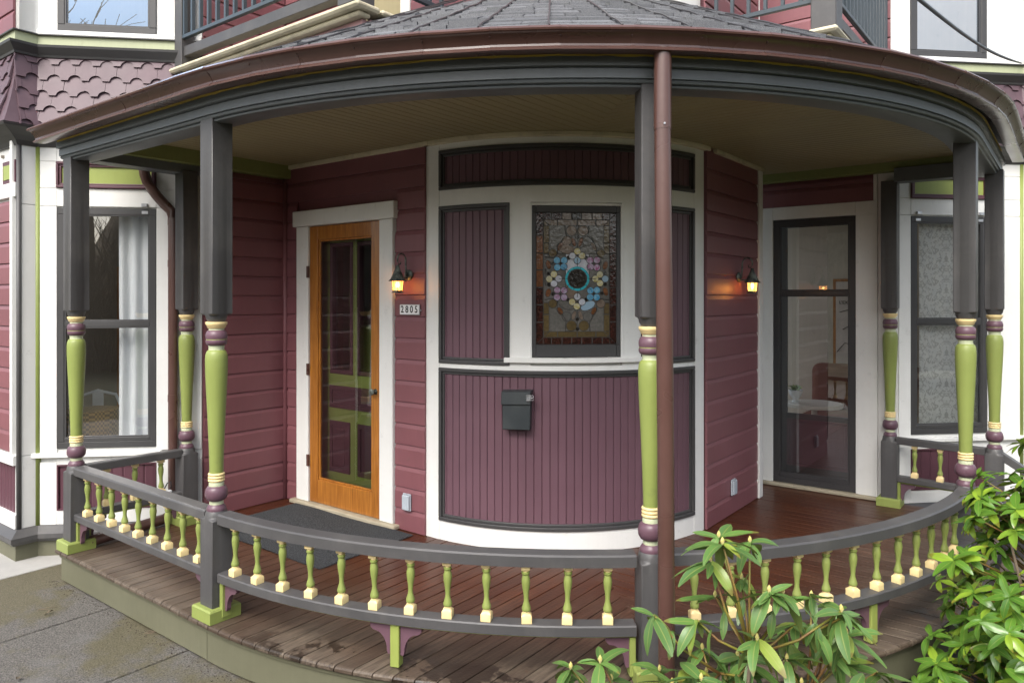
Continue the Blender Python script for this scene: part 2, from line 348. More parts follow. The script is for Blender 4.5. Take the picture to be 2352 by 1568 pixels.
# ------------------------------------------------------------------ driveway slabs
drv = empty('driveway', (CX, CY, 0), YAW); tag(drv, 'stained asphalt driveway slabs beside the porch', kind='structure')
for p0, p1, mname in ((-2.09, -1.085, 'asphalt'), (-1.08, -.225, 'asphalt'), (-.22, .62, 'asphalt'), (-3.8, -2.095, 'concrete_light')):
    MB().box(p0 + .004, p1 - .004, -8.5, -2.2 if p1 < -1.09 else -2.5, -.30, -.21).obj('slab', mname, drv, bevel=.006, seg=2)

# ------------------------------------------------------------------ house
house = empty('house', (CX, CY, 0), YAW)
tag(house, 'maroon and white wooden house with curved panelled bay and canted wings', 'house')
EXP = .147
def siding(wall, t0, t1, z0, z1, skip=(), mat='maroon', part=None):
    z = z0
    while z < z1 - .03:
        h = min(EXP, z1 - z)
        spans = [(t0, t1)]
        for (a, b, c, d) in skip:
            if z + h * .5 > c and z + h * .5 < d:
                ns = []
                for (x, y) in spans:
                    if b <= x or a >= y: ns.append((x, y)); continue
                    if a > x: ns.append((x, a))
                    if b < y: ns.append((b, y))
                spans = ns
        for (x, y) in spans:
            if y - x < .01: continue
            prof = [(.002, z), (.0175, z + .0006), (.019, z + .003), (.019, z + h - .031), (.0185, z + h - .030), (.009, z + h - .002), (.002, z + h)]
            A = [wall.P(x, zz, e) for e, zz in prof]; B = [wall.P(y, zz, e) for e, zz in prof]
            m = MB().loft([A, B]); o_ = m.obj('siding_board', mat, part)
            bm = bmesh.new(); bm.from_mesh(o_.data); bmesh.ops.recalc_face_normals(bm, faces=bm.faces); bm.to_mesh(o_.data); bm.free()
        z += h
TOPZ = 4.7
# door wall
DH = (-1.297, -.495, .03, 2.15)
w = W1.slab(MB(), -1.65, -.005, -.2, TOPZ, -.14, 0, [DH]).obj('door_wall', 'maroon', house)
siding(W1, -1.612, -.07, .003, 2.66, [(-1.46, -.335, 2.13, 2.29), (-1.444, -.355, 0, 2.2)], part=w)
siding(W1, -1.612, 1.2, 3.2, TOPZ - .3, [(-.95, -.2, 0, 9)], part=w)
w3 = W3.slab(MB(), -2.08, -1.36, -.2, TOPZ, -.10, 0).obj('side_wall', 'maroon', house)
siding(W3, -2.075, -1.392, .003, 2.54, part=w3); siding(W3, -2.075, -1.392, 3.2, TOPZ - .3, part=w3)
MB().tube([(-1.63 + .022, -1.365 - .022, .0), (-1.63 + .022, -1.365 - .022, 2.62)], .020, 10).obj('corner_bead', 'maroon', house, True)
w2 = W2.slab(MB(), -.02, .99, -.2, TOPZ, -.14, 0).obj('lamp_wall', 'maroon', house)
siding(W2, -.10, .915, .003, 2.66, part=w2); siding(W2, -.12, .915, 3.2, TOPZ - .3, part=w2)
m = MB(); W2.box(m, .915, .995, 0, 2.63, -.02, .034); m.obj('corner_board', 'white', house, bevel=.004)
m = MB(); W2.box(m, .99, 1.02, -.2, TOPZ, -1.4, -.0); m.obj('return_wall', 'white', house)
# recess wall with tall glazed door
TH = (1.34, 2.0, .03, 2.265)
w4 = W4.slab(MB(), .9, 2.3, -.2, TOPZ, -.12, 0, [TH]).obj('recess_wall', 'white', house)
siding(W4, 1.15, 2.13, 2.37, 2.58, part=w4); siding(W4, .9, 2.25, 3.2, TOPZ - .3, part=w4)
m = MB(); W4.slab(m, 1.1, 2.16, .03, 2.37, 0, .026, [TH]); W4.box(m, 2.163, 2.3, 0.03, 2.6, 0, .022); W4.box(m, 2.13, 2.16, 2.372, 2.6, 0, .026); m.obj('door_casing', 'white', house, bevel=.003)
m = MB(); W4.box(m, 1.1, 2.22, .002, .03, -.05, .055); m.obj('threshold', 'threshold', house, bevel=.004)
def glazed(wall, t0, t1, z0, z1, w, name, mat, e=0.012, th=.03, bars=(), gl='storm_glass', bw=.04, botw=None, parent=house):
    m = MB(); wall.frame(m, t0, t1, z0, z1, w, e - th, e)
    if botw: wall.box(m, t0 + w, t1 - w, z0 + w, z0 + botw, e - th, e - .001)
    for b in bars: wall.box(m, t0 + w, t1 - w, b - bw / 2, b + bw / 2, e - th, e - .002)
    f = m.obj(name, mat, parent, bevel=.003)
    zz = [z0 + (botw or w)] + list(bars) + [z1 - w]
    for i in range(len(zz) - 1):
        lo = zz[i] + (bw / 2 if i else 0); hi = zz[i + 1] - (bw / 2 if i < len(zz) - 2 else 0)
        g = MB(); wall.box(g, t0 + w - .004, t1 - w + .004, lo - .004, hi + .004, e - th * .62, e - th * .48); 
        # a pane is a single sheet of glass
        P = [wall.P(t0 + w - .003, lo - .003, e - th * .5), wall.P(t1 - w + .003, lo - .003, e - th * .5), wall.P(t1 - w + .003, hi + .003, e - th * .5), wall.P(t0 + w - .003, hi + .003, e - th * .5)]
        mk('pane', P, [(0, 1, 2, 3)], gl, f)
        rb = MB(); wall.frame(rb, t0 + w, t1 - w, lo, hi, .010, e - th * .45, e - th * .1); rb.obj('glazing_bead', mat, f)
    return f
td = glazed(W4, 1.34, 2.0, .032, 2.262, .052, 'glazed_door', 'charcoal', .012, .03, [1.64], botw=.085)
# inner leaf seen through the storm glass
m = MB(); W4.slab(m, 1.34, 2.0, .03, 2.262, -.10, -.075, [(1.43, 1.93, .615, 2.2)]); inl = m.obj('inner_leaf', 'charcoal', house, bevel=.003)
m = MB(); W4.frame(m, 1.43, 1.92, .17, .57, .025, -.075, -.06); W4.box(m, 1.455, 1.895, .195, .545, -.075, -.068); m.obj('panel', 'plum_dark', inl, bevel=.004)
# ---- wooden screen door, casing and inner green door
m = MB(); W1.box(m, -1.444, -1.297, .032, 2.15, -.02, .040); W1.box(m, -.495, -.360, .032, 2.15, -.02, .040); W1.box(m, -1.468, -.330, 2.152, 2.272, -.02, .058)
m.obj('door_casing', 'white', house, bevel=.004)
m = MB(); W1.box(m, -1.49, -.31, .002, .031, -.10, .075); m.obj('threshold', 'threshold', house, bevel=.006)
m = MB(); E0, E1 = -.012, .026
W1.box(m, -1.293, -1.197, .036, 2.146, E0, E1); W1.box(m, -.590, -.499, .036, 2.146, E0, E1); W1.box(m, -1.197, -.590, 2.046, 2.146, E0, E1 - .001); W1.box(m, -1.197, -.590, .036, .212, E0, E1 - .001)
sdr = m.obj('screen_door', 'honey_wood', house, bevel=.003)
m = MB(); W1.frame(m, -1.197, -.590, .212, 2.046, .016, E0 + .004, E1 - .012); m.obj('glazing_bead', 'honey_wood', sdr, bevel=.002)
P = [W1.P(-1.197, .212, .006), W1.P(-.59, .212, .006), W1.P(-.59, 2.046, .006), W1.P(-1.197, 2.046, .006)]; mk('pane', P, [(0, 1, 2, 3)], 'storm_glass', sdr)
m = MB(); kc = W1.P(-.545, .935, 0)
for i, (rr, e) in enumerate(((.020, .026), (.020, .030), (.008, .032), (.008, .050), (.020, .055), (.024, .064), (.020, .074), (.004, .078))): m.V += [(kc[0] + rr * math.cos(a * math.pi / 8), kc[1] - e, .935 + rr * math.sin(a * math.pi / 8)) for a in range(16)]
m.F = [(i * 16 + j, i * 16 + (j + 1) % 16, (i + 1) * 16 + (j + 1) % 16, (i + 1) * 16 + j) for i in range(7) for j in range(16)]; m.M = [0] * len(m.F)
m.obj('knob', 'lantern_metal', sdr, True)
for hz in (.35, 1.05, 1.80):
    m = MB(); W1.box(m, -1.312, -1.290, hz - .045, hz + .045, .030, .046); m.obj('hinge', 'brown_metal', sdr, bevel=.002)
# inner door
e0, e1 = -.115, -.075
m = MB(); openings = [(-1.17, -.905, 1.02, 2.02), (-.855, -.62, 1.02, 2.02)]
W1.slab(m, -1.297, -.495, .03, 2.146, e0, e1, openings); idr = m.obj('inner_door', 'lime', house)
for (a, b, c, d) in openings:
    m = MB(); W1.frame(m, a, b, c, d, .030, e0 + .005, e1 + .010); m.obj('panel_moulding', 'plum_dark', idr, bevel=.005)
    mk('pane', [W1.P(a + .02, c + .02, e0 + .02), W1.P(b - .02, c + .02, e0 + .02), W1.P(b - .02, d - .02, e0 + .02), W1.P(a + .02, d - .02, e0 + .02)], [(0, 1, 2, 3)], 'storm_glass', idr)
for (a, b, c, d) in ((-1.17, -.62, .76, .93), (-1.17, -.935, .27, .66), (-.845, -.62, .27, .66)):
    m = MB(); W1.frame(m, a, b, c, d, .034, e1, e1 + .012); W1.box(m, a + .034, b - .034, c + .034, d - .034, e1, e1 + .004); W1.box(m, a + .06, b - .06, c + .06, d - .06, e1, e1 + .009)
    m.obj('panel', 'plum_dark', idr, bevel=.005)
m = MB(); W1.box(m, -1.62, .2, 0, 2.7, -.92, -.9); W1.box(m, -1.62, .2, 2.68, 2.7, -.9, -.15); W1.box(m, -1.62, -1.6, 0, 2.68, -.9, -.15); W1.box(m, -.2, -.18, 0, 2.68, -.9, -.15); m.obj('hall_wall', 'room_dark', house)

# ------------------------------------------------------------------ curved bay
def bp(a, r): a = R_(a); return (r * math.cos(a), r * math.sin(a))
def carc(mb, a0, a1, ra, rb, z0, z1, step=2.5, m=0):
    n = max(1, int(abs(a1 - a0) / step + .5)); rings = []
    for i in range(n + 1):
        a = a0 + (a1 - a0) * i / n; x0, y0 = bp(a, ra); x1, y1 = bp(a, rb)
        rings.append([(x0, y0, z0), (x1, y1, z0), (x1, y1, z1), (x0, y0, z1)])
    return mb.loft(rings, m)
BR = 1.365; WA, WB = -60.6, -35.8; SA, SB = -93, -4.6
panels = [(-88, -9.8, 2.31, 2.575), (-88, -66.3, 1.17, 2.205), (-30.1, -9.8, 1.17, 2.205), (-88, -9.8, .13, 1.14)]
m = MB()
for a0, a1, z0, z1 in ((SA, SB, -.2, 1.215), (SA, SB, 2.195, TOPZ), (SA, WA, 1.215, 2.195), (WB, SB, 1.215, 2.195)): carc(m, a0, a1, BR - .06, BR - .024, z0, z1)
for a0, a1, z0, z1 in ((SA, -88, 0, 2.63), (-9.8, SB, 0, 2.63), (-88, -9.8, 0, .13), (-88, -9.8, 1.14, 1.17), (-88, -9.8, 2.205, 2.31), (-88, -9.8, 2.575, 2.63), (-66.3, WA, 1.17, 2.205), (WB, -30.1, 1.17, 2.205)): carc(m, a0, a1, BR - .024, BR + .003 * (a0 in (SA, -9.8)), z0, z1, 1.8)
bay = m.obj('curved_bay', 'white', house); bay['label'] = 'quarter-round white bay with plum beaded panels'
autosmooth(bay, 30)
for (a0, a1, z0, z1) in panels:
    nb = max(1, round((a1 - a0) / 2.15)); st = (a1 - a0) / nb
    for i in range(nb):
        g = .07; b0 = a0 + i * st + g; b1 = a0 + (i + 1) * st - g
        P = []
        for zz in (z0 + .02, z1 - .02):
            for (a, r) in ((b0, BR - .0215), (b0, BR - .0145), (b0 + .14, BR - .012), (b1 - .14, BR - .012), (b1, BR - .0145), (b1, BR - .0215)): P.append((*bp(a, r), zz))
        mk('bead_board', P, [(0, 1, 7, 6), (1, 2, 8, 7), (2, 3, 9, 8), (3, 4, 10, 9), (4, 5, 11, 10), (5, 4, 3, 2, 1, 0), (6, 7, 8, 9, 10, 11)], 'plum', bay)
    m = MB(); carc(m, a0, a1, BR - .0238, BR - .0205, z0 + .01, z1 - .01); m.obj('panel_backing', 'plum_dark', bay)
    m = MB(); da = math.degrees(.024 / BR); db = math.degrees(.040 / BR)
    for wz, wa, rr, i0, ia in ((.024, da, BR + .012, 0, 0), (.018, db - da, BR - .002, .024, da)):
        A0, A1, Z0, Z1 = a0 + ia, a1 - ia, z0 + i0, z1 - i0
        carc(m, A0, A1, BR - .024, rr, Z0, Z0 + wz, 1.6); carc(m, A0, A1, BR - .024, rr, Z1 - wz, Z1, 1.6)
        carc(m, A0, A0 + wa, BR - .024, rr, Z0 + wz, Z1 - wz, 1.6); carc(m, A1 - wa, A1, BR - .024, rr, Z0 + wz, Z1 - wz, 1.6)
    m.obj('panel_moulding', 'grey_trim', bay, bevel=.004, seg=2)
m = MB(); carc(m, -67.6, -29, BR - .02, BR + .028, 1.190, 1.222, 1.6); m.obj('window_sill', 'white', bay, bevel=.003)
# stained glass window, flat sash set in the curve
wc = (WA + WB) / 2; nx, ny = math.cos(R_(wc)), math.sin(R_(wc)); SG = Wall((nx * 1.322, ny * 1.322), (-ny, nx), (nx, ny))
m = MB(); SG.slab(m, -.30, .30, 1.222, 2.2, -.03, .012, [(-.285, .285, 1.222, 2.186)]); m.obj('window_reveal', 'white', house, bevel=.002)
m = MB(); SG.slab(m, -.284, .284, 1.224, 2.185, -.02, .008, [(-.258, .258, 1.303, 2.142)])
sg = m.obj('stained_glass_window', 'grey_trim', house, bevel=.003); sg['label'] = 'stained glass window with ring of flowers in grey sash'
KX = .516 / 745; KZ = .839 / 1222
def gx(x): return -.258 + (x - 185) * KX
def gzv(y): return 2.142 - (y - 178) * KZ
m = MB(); SG.box(m, -.262, .262, 1.30, 2.146, -.012, -.006); m.obj('lead_came', 'lead', sg)
def poly_pane(pts, mat, lev, inset=.0030):
    q = [(gx(x), gzv(y)) for x, y in pts]; cx = sum(a for a, b in q) / len(q); cy = sum(b for a, b in q) / len(q)
    qi = []
    for a, b in q:
        d = math.hypot(a - cx, b - cy) or 1; k_ = max(.2, (d - inset * 1.3) / d); qi.append((cx + (a - cx) * k_, cy + (b - cy) * k_))
    n = len(q); V = [SG.P(a, b, lev) for a, b in q] + [SG.P(a, b, lev + .0012) for a, b in qi] + [SG.P(a, b, -.006) for a, b in q]
    F = [tuple(range(n, 2 * n))] + [(i, (i + 1) % n, n + (i + 1) % n, n + i) for i in range(n)] + [(2 * n + i, 2 * n + (i + 1) % n, (i + 1) % n, i) for i in range(n)]
    o_ = mk('glass_pane', V, F, [mat, 'lead'], sg, fm=[0] + [1] * (2 * n)); o_.data.update()
    bm = bmesh.new(); bm.from_mesh(o_.data)
    if bm.faces:
        bm.faces.ensure_lookup_table(); wn = Vector((nx, ny, 0))
        bm.normal_update()
        if bm.faces[0].normal.dot(wn) < 0: bmesh.ops.reverse_faces(bm, faces=bm.faces)
    bm.to_mesh(o_.data); bm.free()
def disc(cx, cy, rx, mat, lev, ry=None, rot=0, n=16): 
    ry = ry or rx
    poly_pane([(cx + rx * math.cos(t) * math.cos(rot) - ry * math.sin(t) * math.sin(rot), cy + rx * math.cos(t) * math.sin(rot) + ry * math.sin(t) * math.cos(rot)) for t in (2 * math.pi * i / n for i in range(n))], mat, lev)
def petal(cx, cy, fx, fy, r, mat, lev):
    a = math.atan2(cy - fy, cx - fx); pts = []
    for i in range(14):
        t = 2 * math.pi * i / 14; rr = r * (1.0 + .18 * math.cos(t)) ; pts.append((cx + rr * math.cos(t + a), cy + rr * math.sin(t + a)))
    poly_pane(pts, mat, lev)
L0, L1, L2, L3 = -.004, -.0025, -.001, .0005
def rect(x0, x1, y0, y1, mat, lev=L0): poly_pane([(x0, y0), (x1, y0), (x1, y1), (x0, y1)], mat, lev)
# background panes
for x0, x1, y0, y1, mt in ((305, 567, 295, 560, 'glass_clear'), (567, 815, 295, 560, 'glass_clear'), (255, 460, 560, 790, 'glass_clear'), (675, 865, 560, 790, 'glass_clear'), (460, 567, 560, 790, 'glass_white'), (567, 675, 560, 790, 'glass_white'),
                           (255, 460, 790, 1010, 'glass_clear'), (675, 865, 790, 1010, 'glass_clear'), (460, 567, 790, 1010, 'glass_tan'), (567, 675, 790, 1010, 'glass_clear'), (305, 567, 1010, 1280, 'glass_clear'), (567, 815, 1010, 1280, 'glass_clear'),
                           (255, 305, 560, 561, 'glass_clear')): 
    if y1 - y0 > 3: rect(x0, x1, y0, y1, mt)
xs_ = [188, 250, 328, 425, 515, 608, 705, 800, 868, 930]
for i in range(1, 8): rect(xs_[i], xs_[i + 1], 180, 243, 'glass_ruby' if i in (1, 2, 7) else ('glass_dark' if i == 4 else 'glass_tan'))
for i in range(1, 8): rect(xs_[i], xs_[i + 1], 1332, 1398, 'glass_ruby')
ys_ = [180, 390, 555, 710, 870, 1030, 1190, 1398]
for i in range(7): rect(187, 250, ys_[i], ys_[i + 1], 'glass_rust' if i in (1, 2, 3) else 'glass_ruby'); rect(868, 930, ys_[i], ys_[i + 1], 'glass_ruby')
for x0, x1 in ((255, 385), (385, 567), (567, 740), (740, 868)): rect(x0, x1, 245, 297, 'glass_tan'); rect(x0, x1, 1280, 1330, 'glass_amber')
for y0, y1 in ((297, 460), (460, 560), (1010, 1120), (1120, 1280)): rect(255, 305, y0, y1, 'glass_amber'); rect(815, 866, y0, y1, 'glass_amber')
# scrolls, crescents
for x, y, r, mt in ((513, 345, 50, 'glass_tan'), (621, 345, 50, 'glass_tan'), (513, 1225, 52, 'glass_amber'), (628, 1225, 52, 'glass_amber'), (340, 555, 42, 'glass_amber'), (785, 555, 42, 'glass_amber'), (340, 1020, 44, 'glass_amber'), (785, 1020, 44, 'glass_tan'),
                    (470, 440, 48, 'glass_tan'), (662, 440, 48, 'glass_clear'), (468, 1140, 46, 'glass_clear'), (664, 1140, 46, 'glass_clear')): disc(x, y, r, mt, L1)
for x, y, a, b, ro, mt in ((408, 492, 24, 44, .5, 'glass_rust'), (720, 492, 24, 44, -.5, 'glass_tan'), (533, 450, 20, 46, -.3, 'glass_rust'), (598, 450, 20, 46, .3, 'glass_rust'), (300, 660, 26, 44, -.3, 'glass_rust'), (828, 665, 26, 44, .3, 'glass_rust'),
                           (298, 920, 28, 44, .3, 'glass_rust'), (830, 908, 26, 44, -.3, 'glass_rust'), (408, 1088, 26, 42, -.5, 'glass_rust'), (722, 1090, 26, 42, .5, 'glass_rust'), (535, 1130, 22, 46, .3, 'glass_tan'), (598, 1130, 22, 46, -.3, 'glass_tan'),
                           (475, 520, 95, 44, .25, 'glass_tan'), (655, 525, 90, 42, -.25, 'glass_clear'), (470, 1035, 80, 40, .3, 'glass_clear'), (665, 1040, 75, 42, -.45, 'glass_paleblue')): disc(x, y, a, mt, L1, b, ro)
for x, y in ((486, 596), (650, 596), (345, 650), (775, 645), (300, 745), (820, 735), (305, 845), (825, 840), (360, 862), (772, 858), (343, 930), (795, 925), (480, 985), (648, 983), (567, 400), (567, 1165), (567, 315), (567, 1255)): disc(x, y, 21, 'glass_dark', L1, n=12)
disc(567, 790, 113, 'glass_dark', L1, n=32)
for i in range(10):
    a0, a1 = math.pi * 2 * i / 10 + .02, math.pi * 2 * (i + 1) / 10 - .02; N = 5
    pts = [(567 + 112 * math.cos(a0 + (a1 - a0) * j / N), 790 + 112 * math.sin(a0 + (a1 - a0) * j / N)) for j in range(N + 1)] + [(567 + 92 * math.cos(a1 - (a1 - a0) * j / N), 790 + 92 * math.sin(a1 - (a1 - a0) * j / N)) for j in range(N + 1)]
    q = [(gx(x), gzv(y)) for x, y in pts]; nn = len(q); o_ = mk('glass_pane', [SG.P(a, b, L3) for a, b in q] + [SG.P(a, b, L0) for a, b in q], [tuple(range(nn))] + [(i_, (i_ + 1) % nn, nn + (i_ + 1) % nn, nn + i_) for i_ in range(nn)], 'glass_turq', sg)
    bm = bmesh.new(); bm.from_mesh(o_.data); bmesh.ops.recalc_face_normals(bm, faces=bm.faces); bm.to_mesh(o_.data); bm.free()
disc(567, 790, 90, 'glass_dark', L2, n=28)
fl = [((567, 575), [(567, 543), (527, 578), (605, 577), (567, 615)], ['glass_cream', 'glass_white', 'glass_cream', 'glass_paleblue']), ((412, 645), [(383, 624), (440, 624), (385, 680), (438, 676)], ['glass_blue'] * 4), ((720, 645), [(690, 622), (745, 622), (693, 675), (745, 680)], ['glass_pink'] * 4),
      ((347, 790), [(350, 755), (313, 793), (388, 790), (350, 830)], ['glass_cream', 'glass_cream', 'glass_white', 'glass_white']), ((782, 787), [(777, 757), (740, 790), (821, 790), (778, 825)], ['glass_cream', 'glass_cream', 'glass_paleblue', 'glass_cream']), ((412, 930), [(385, 900), (440, 903), (383, 958), (440, 958)], ['glass_pink'] * 4),
      ((720, 930), [(693, 903), (745, 900), (690, 957), (743, 957)], ['glass_blue'] * 4), ((567, 1003), [(567, 962), (525, 1005), (605, 1005), (563, 1040)], ['glass_white', 'glass_cream', 'glass_white', 'glass_cream'])]
for (fx, fy), ps, ms in fl:
    for (x, y), mt in zip(ps, ms): petal(x, y, fx, fy, 35, mt, L2)
    disc(fx, fy, 10, 'glass_dark', L3, n=10)
for pts in ([(455, 300), (455, 345), (470, 400), (430, 430), (380, 480), (385, 560), (340, 600), (270, 590)], [(675, 300), (675, 345), (665, 400), (715, 440), (745, 500), (745, 560), (790, 600), (860, 600)],
            [(460, 1280), (455, 1220), (465, 1180), (430, 1120), (380, 1080), (385, 1000), (340, 970), (265, 985)], [(685, 1275), (680, 1195), (715, 1130), (745, 1085), (745, 1010), (790, 975), (865, 990)],
            [(567, 600), (567, 677)], [(567, 903), (567, 960)], [(454, 790), (395, 790)], [(680, 790), (740, 790)], [(275, 700), (265, 790), (275, 860)], [(860, 700), (868, 790), (860, 860)], [(480, 715), (440, 690)], [(655, 715), (695, 690)], [(480, 865), (440, 890)], [(655, 865), (695, 890)], [(188, 180), (305, 297)], [(930, 180), (815, 297)], [(188, 1398), (305, 1280)], [(930, 1398), (815, 1280)]):
    cv = [Vector(SG.P(gx(x), gzv(y), .0)) for x, y in pts]
    MB().tube(cv, .0021, 6).obj('lead_line', 'lead', sg, True)
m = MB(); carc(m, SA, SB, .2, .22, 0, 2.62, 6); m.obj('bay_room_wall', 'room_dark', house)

# ------------------------------------------------------------------ canted wings
def bead_panel(wall, t0, t1, z0, z1, part, pitch=.075):
    n = max(1, round((t1 - t0) / pitch)); st = (t1 - t0) / n; m = MB(); wall.box(m, t0, t1, z0, z1, 0, .0012); m.obj('panel_backing', 'plum_dark', part)
    for i in range(n):
        a, b = t0 + i * st + .002, t0 + (i + 1) * st - .002; P = []
        for zz in (z0, z1):
            for (t, e) in ((a, -.004), (a, .003), (a + .008, .006), (b - .008, .006), (b, .003), (b, -.004)): P.append(wall.P(t, zz, e))
        o_ = mk('bead_board', P, [(0, 1, 7, 6), (1, 2, 8, 7), (2, 3, 9, 8), (3, 4, 10, 9), (4, 5, 11, 10), (5, 4, 3, 2, 1, 0), (6, 7, 8, 9, 10, 11)], 'plum_dark', part)
        bm = bmesh.new(); bm.from_mesh(o_.data); bmesh.ops.recalc_face_normals(bm, faces=bm.faces); bm.to_mesh(o_.data); bm.free()
SKT = lambda z: .025 + .115 * max(0, (3.30 - z) / .52) ** 1.8
def scallops(wall, t0, t1, part, wid=.137, off0=0.):
    rows = [2.78 + .115 * i for i in range(5)]
    for ri in (4, 3, 2, 1, 0):
        zb = rows[ri]; zt = zb + (.16 if ri < 4 else .07); off = (ri % 2) * wid / 2 + off0; t = t0 - wid + off
        while t < t1:
            a, b = max(t, t0), min(t + wid, t1)
            if b - a > .02:
                cut = .043; hh = .040; pts = []
                N = 6
                if a == t:
                    pts += [(a + .001, zb + hh)] + [(a + cut * math.sin(j / N * math.pi / 2), zb + hh * math.cos(j / N * math.pi / 2)) for j in range(1, N + 1)]
                else: pts += [(a, zb)]
                if b == t + wid:
                    pts += [(b - cut * math.cos(j / N * math.pi / 2), zb + hh * math.sin(j / N * math.pi / 2)) for j in range(N)] + [(b - .001, zb + hh)]
                else: pts += [(b, zb)]
                pts += [(b - .001, zt), (a + .001, zt)]
                jig = random.uniform(-.0015, .0015); jz = random.uniform(-.003, .003)
                def em(z): 
                    f_ = (z - zb) / (zt - zb); return SKT(zb) + .012 + jig + (SKT(zt) - SKT(zb) - .020) * f_
                n = len(pts); V = [wall.P(x, z + jz, em(z) + .011) for x, z in pts] + [wall.P(x, z + jz, em(z)) for x, z in pts]
                o_ = mk('shingle', V, [tuple(range(n)), tuple(range(2 * n - 1, n - 1, -1))] + [(i, n + i, n + (i + 1) % n, (i + 1) % n) for i in range(n)], 'shingle_plum', part)
                bm = bmesh.new(); bm.from_mesh(o_.data); bmesh.ops.recalc_face_normals(bm, faces=bm.faces); bm.to_mesh(o_.data); bm.free()
            t += wid
def strips(plan, prof, name, mat, parent=house, bevel=0.):
    """sweep an (offset, z) profile along a plan polyline of local points, mitred"""
    rings = []
    for i, p in enumerate(plan):
        d0 = Vector(p) - Vector(plan[i - 1]) if i else Vector(plan[1]) - Vector(p); d1 = Vector(plan[i + 1]) - Vector(p) if i < len(plan) - 1 else d0
        d0.normalize(); d1.normalize(); n0 = Vector((d0.y, -d0.x)); n1 = Vector((d1.y, -d1.x)); nn = (n0 + n1); nn /= max(.3, nn.dot(n0))
        rings.append([(p[0] + nn.x * e, p[1] + nn.y * e, z) for e, z in prof])
    o_ = MB().loft(rings).obj(name, mat, parent, bevel=bevel)
    bm = bmesh.new(); bm.from_mesh(o_.data); bmesh.ops.recalc_face_normals(bm, faces=bm.faces); bm.to_mesh(o_.data); bm.free(); return o_
def wing(CW, NW, FW, wt0, wt1, lp, ul, end, side):
    wh = (wt0, wt1, .53, 2.24); uh = (wt0, wt1, 3.49, 4.6)
    m = MB(); CW.slab(m, 0, end, -.02, TOPZ, -.10, 0, [wh, uh]); NW.slab(m, 0, .118, -.02, TOPZ, -.1, 0); FW.slab(m, 0, 1.6, -.02, TOPZ, -.1, 0)
    wl = m.obj('wing_wall', 'white', house)
    # flat white boards proud of the sheathing, with joints
    def bd(wall, t0, t1, z0, z1, e=.014): mm = MB(); wall.box(mm, t0, t1, z0, z1, 0, e); mm.obj('trim_board', 'white', wl, bevel=.002)
    for z0, z1 in ((0, .44), (.508, 2.245), (2.248, 2.375), (2.565, 2.69)):
        bd(CW, .001, wt0 - .002, z0, z1); bd(CW, wt1 + .002, end - .012, z0, z1)
    bd(CW, wt0 - .001, wt1 + .001, 2.248, 2.375, .0138); bd(CW, wt0 - .001, wt1 + .001, 2.565, 2.69, .0138); bd(CW, wt0 - .001, wt1 + .001, 0, .10, .0138); bd(CW, wt0 - .001, wt1 + .001, .42, .475, .0138)
    bd(CW, .001, wt0 - .002, 2.377, 2.563); bd(CW, wt1 + .002, end - .012, 2.377, 2.563)
    for z0, z1 in ((0, .5), (.503, 2.25), (2.253, 2.69)): bd(NW, .010, .108, z0, z1, .010)
    # frieze panel
    m = MB(); CW.frame(m, wt0 - .003, wt1 + .003, 2.378, 2.562, .018, 0, .030); CW.frame(m, wt0 + .015, wt1 - .015, 2.396, 2.544, .016, 0, .020); fp = m.obj('frieze_panel', 'plum_dark', wl, bevel=.004, seg=2)
    m = MB(); CW.box(m, wt0 + .031, wt1 - .031, 2.412, 2.528, 0, .008); m.obj('panel', 'lime', fp) if False else m.obj('frieze_field', 'lime_light', wl)
    m = MB(); CW.box(m, wt0 - .04, end + .03, .476, .508, 0, .045); m.obj('window_sill', 'white', wl, bevel=.003)
    m = MB(); CW.frame(m, wt0, wt1, .10, .42, .010, 0, .02); m.obj('panel_frame', 'plum_dark', wl)
    bead_panel(CW, wt0 + .01, wt1 - .01, .11, .41, wl)
    # corner beads
    c = CW.P(end, 0, .006); m = MB(); m.tube([(c[0], c[1], 0.0), (c[0], c[1], 2.69)], .019, 10); m.obj('corner_bead', 'lime', wl, True)
    c = FW.P(0, 0, .004); c = (c[0] + .004 * (1 if side > 0 else 1), c[1]); m = MB(); m.tube([(c[0], c[1], 0.0), (c[0], c[1], 2.69)], .016, 12); m.obj('corner_bead', 'grey', wl, True)
    # sweeping mouldings around the wing
    a, b, cc, d = CW.P(-.0, 0, 0), CW.P(end, 0, 0), NW.P(.118, 0, 0), FW.P(1.6, 0, 0)
    plan = [(x[0], x[1]) for x in ((d, cc, b, a) if side < 0 else (a, b, cc, d))]
    strips(plan, [(0, -.10), (.055, -.10), (.075, -.075), (.075, -.045), (.022, .0), (0, .0)], 'water_table', 'grey')
    strips(plan, [(-.09, -.30), (.035, -.30), (.035, -.10), (-.09, -.10)], 'plinth', 'sage')
    strips(plan, [(0, 2.66), (.02, 2.66), (.035, 2.69), (.07, 2.72), (.135, 2.765), (.145, 2.785), (0, 2.785)], 'crown_moulding', 'grey_trim')
    sk = strips(plan, [(0, 2.775)] + [(SKT(z), z) for z in (2.776, 2.85, 2.95, 3.05, 3.15, 3.3)] + [(0, 3.3)], 'shingle_skirt', 'shingle_plum')
    scallops(CW, -.05, end + .06, sk); scallops(NW, -.04, .16, sk, off0=.03); scallops(FW, 0, 1.5, sk)
    strips(plan, [(0, 3.285), (.045, 3.285), (.05, 3.30), (.062, 3.315), (.085, 3.345), (.088, 3.362), (0, 3.362)], 'upper_moulding', 'grey_trim')
    strips(plan, [(0, 3.362), (.040, 3.362), (.040, 3.438), (0, 3.438)], 'sage_band', 'sage_light')
    strips(plan, [(0, 3.438), (.058, 3.438), (.058, 3.446), (0, 3.452)], 'band_cap', 'grey_trim')
